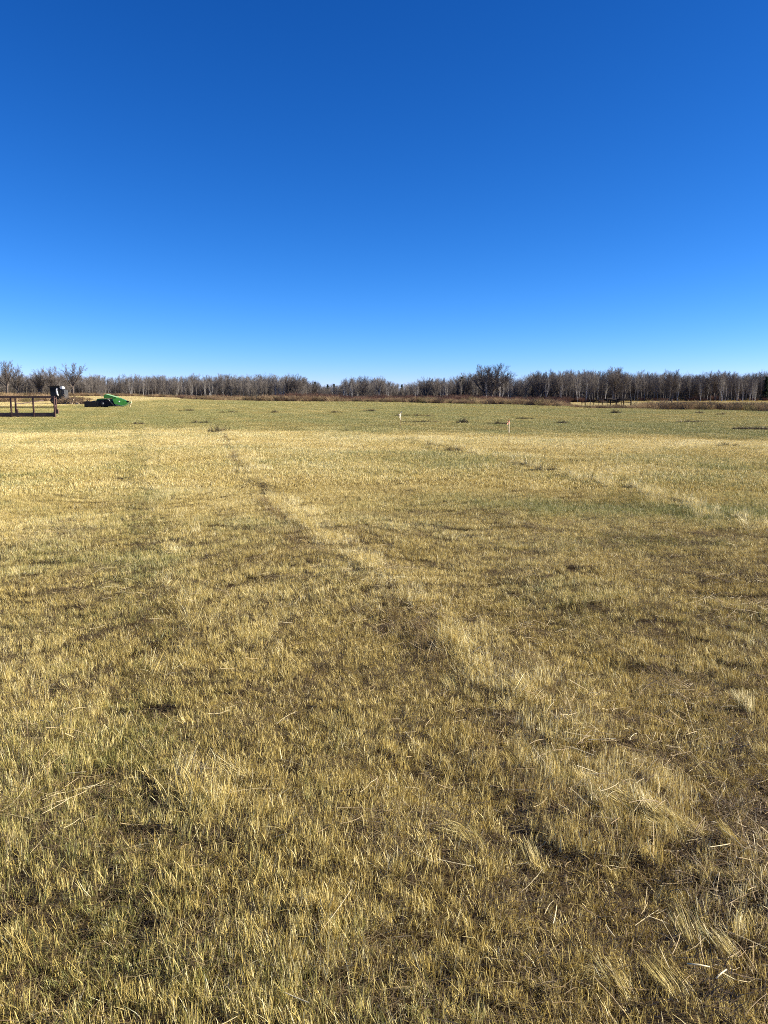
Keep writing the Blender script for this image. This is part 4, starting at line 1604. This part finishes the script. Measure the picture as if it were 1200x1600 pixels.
def build_log_fence():
    y = 122.0
    m = y * math.cos(PITCH) / 1200
    x0 = at(948, y)
    root = empty('log_fence', (x0, y, gz(x0, y)))
    tag(root, 'dark old log fence standing in the brown weeds before the right hand woods', 'fence')
    z0 = root.location.z
    X = lambda p: (p - 948) * m
    Z = lambda p: zat(p, y) - z0
    posts = [(909, 624.4, .7), (916.6, 623.8, .9), (922.6, 621.6, 1.1), (929.5, 622.6, .7), (935.4, 621.0, .9), (943, 621.4, 1.0), (948.6, 621.2, 1.0),
             (955.6, 620.6, 1.5), (962, 621.6, .7), (966, 620.6, 1.7), (971.5, 621.4, .8), (976.6, 620.0, 1.4), (986.4, 619.6, 1.9)]
    r = random.Random(8)
    for i, (p, t, w) in enumerate(posts):
        yy = [0, .9][i % 2] * .8 + r.uniform(-.15, .15)
        mb = MB()
        ln = r.uniform(-.05, .05)
        mb.tube([(X(p) + ln, yy, -.2), (X(p), yy, Z(t) * .6), (X(p) - ln, yy + r.uniform(-.05, .05), Z(t))], [w * m * .58, w * m * .55, w * m * .5], 7)
        mb.build('post', M_DARKWOOD, root, True)
    rails = [((921.5, 624.9), (944, 625.2)), ((943, 625.0), (967, 624.0)), ((966, 624.0), (988, 624.2)), ((909, 628.4), (926, 627.6)), ((926, 628.2), (950, 628.4)),
             ((949, 628.4), (968, 628.2)), ((966, 627.9), (988, 628.6)), ((938, 624.1), (958, 623.0)), ((958, 626.2), (975, 624.8))]
    for i, (a, b) in enumerate(rails):
        mb = MB()
        yy = .38 + .1 * (i % 2)
        mb.tube([(X(a[0]), yy, Z(a[1])), (X((a[0] + b[0]) / 2), yy, Z((a[1] + b[1]) / 2 + .2)), (X(b[0]), yy, Z(b[1]))], .075 + .02 * (i % 3), 6)
        mb.build('rail', M_DARKWOOD, root, True)


build_log_fence()


def build_wire_fence():
    y = 112.0
    m = y * math.cos(PITCH) / 1200
    x0 = at(1049, y)
    root = empty('post_fence', (x0, y, gz(x0, y)))
    tag(root, 'thin brown fence posts with a rail in the weeds right of the log fence', 'fence')
    z0 = root.location.z
    X = lambda p: (p - 1049) * m
    Z = lambda p: zat(p, y) - z0
    mp = mat_worn('brown_old_post', (.07, .045, .03), (.15, .10, .07), 4, .85)
    for p, t, w in ((1019, 625.6, .6), (1038.4, 624.6, .8), (1049, 624.0, 2.0), (1060.4, 623.6, .8), (1090, 625.0, .6), (1108, 624.8, .6), (1180, 624.6, .6)):
        mb = MB()
        mb.tube([(X(p), 0, -.2), (X(p) + .02, 0, Z(t))], [w * m * .55, w * m * .5], 7)
        mb.build('post', mp, root, True)
    mb = MB()
    mb.tube([(X(1019), .06, Z(626.0)), (X(1049), .1, Z(625.6)), (X(1061), .06, Z(625.4))], .022, 5)
    mb.build('rail', mp, root)


build_wire_fence()

# ------------------------------------------------------------------ light and sky
SUN_AZ, SUN_EL = 92.0, 26.0     # degrees clockwise from the view direction, above the horizon
w = bpy.data.worlds.new('World')
SC.world = w
w.use_nodes = True
nt = w.node_tree
nt.nodes.clear()
sky = nt.nodes.new('ShaderNodeTexSky')
sky.sky_type = 'NISHITA'
sky.sun_disc = False
sky.sun_elevation = R(SUN_EL)
sky.sun_rotation = R(SUN_AZ)
sky.altitude = 300
sky.air_density = .6
sky.dust_density = 0
sky.ozone_density = 6
# the deep saturated blue of the day: a grade of the whole sky, channel by channel
sc_ = nt.nodes.new('ShaderNodeSeparateColor')
cc_ = nt.nodes.new('ShaderNodeCombineColor')
nt.links.new(sky.outputs[0], sc_.inputs[0])
for i, (g_, k_) in enumerate(((1.95, 2.4), (1.22, 1.02), (1.0, 1.11))):
    v_ = mathn(nt, 'MULTIPLY', sc_.outputs[i], .1)
    v_ = mathn(nt, 'MINIMUM', mathn(nt, 'POWER', v_, g_), 1.5)
    nt.links.new(mathn(nt, 'MULTIPLY', v_, k_ * 10), cc_.inputs[i])
gm = cc_
bg = nt.nodes.new('ShaderNodeBackground')
bg.inputs[1].default_value = .075
ow = nt.nodes.new('ShaderNodeOutputWorld')
nt.links.new(gm.outputs[0], bg.inputs[0])
nt.links.new(bg.outputs[0], ow.inputs[0])

sd = bpy.data.lights.new('sun', 'SUN')
sd.energy = 5.0
sd.angle = R(.5)
sd.color = (1.0, .915, .76)
so = link(bpy.data.objects.new('sun', sd))
dirv = Vector((math.sin(R(SUN_AZ)) * math.cos(R(SUN_EL)), math.cos(R(SUN_AZ)) * math.cos(R(SUN_EL)), math.sin(R(SUN_EL))))
so.rotation_euler = dirv.to_track_quat('Z', 'Y').to_euler()
so.location = dirv * 60

SC.view_settings.view_transform = 'Standard'
SC.view_settings.look = 'None'
SC.view_settings.gamma = 1
SC.view_settings.exposure = 1.16
SC.render.engine = 'CYCLES'
SC.cycles.filter_width = 1.0
cy = SC.cycles
cy.max_bounces = 4
cy.diffuse_bounces = 3
cy.glossy_bounces = 2
cy.transmission_bounces = 2
cy.use_denoising = False
cy.caustics_reflective = False
cy.caustics_refractive = False
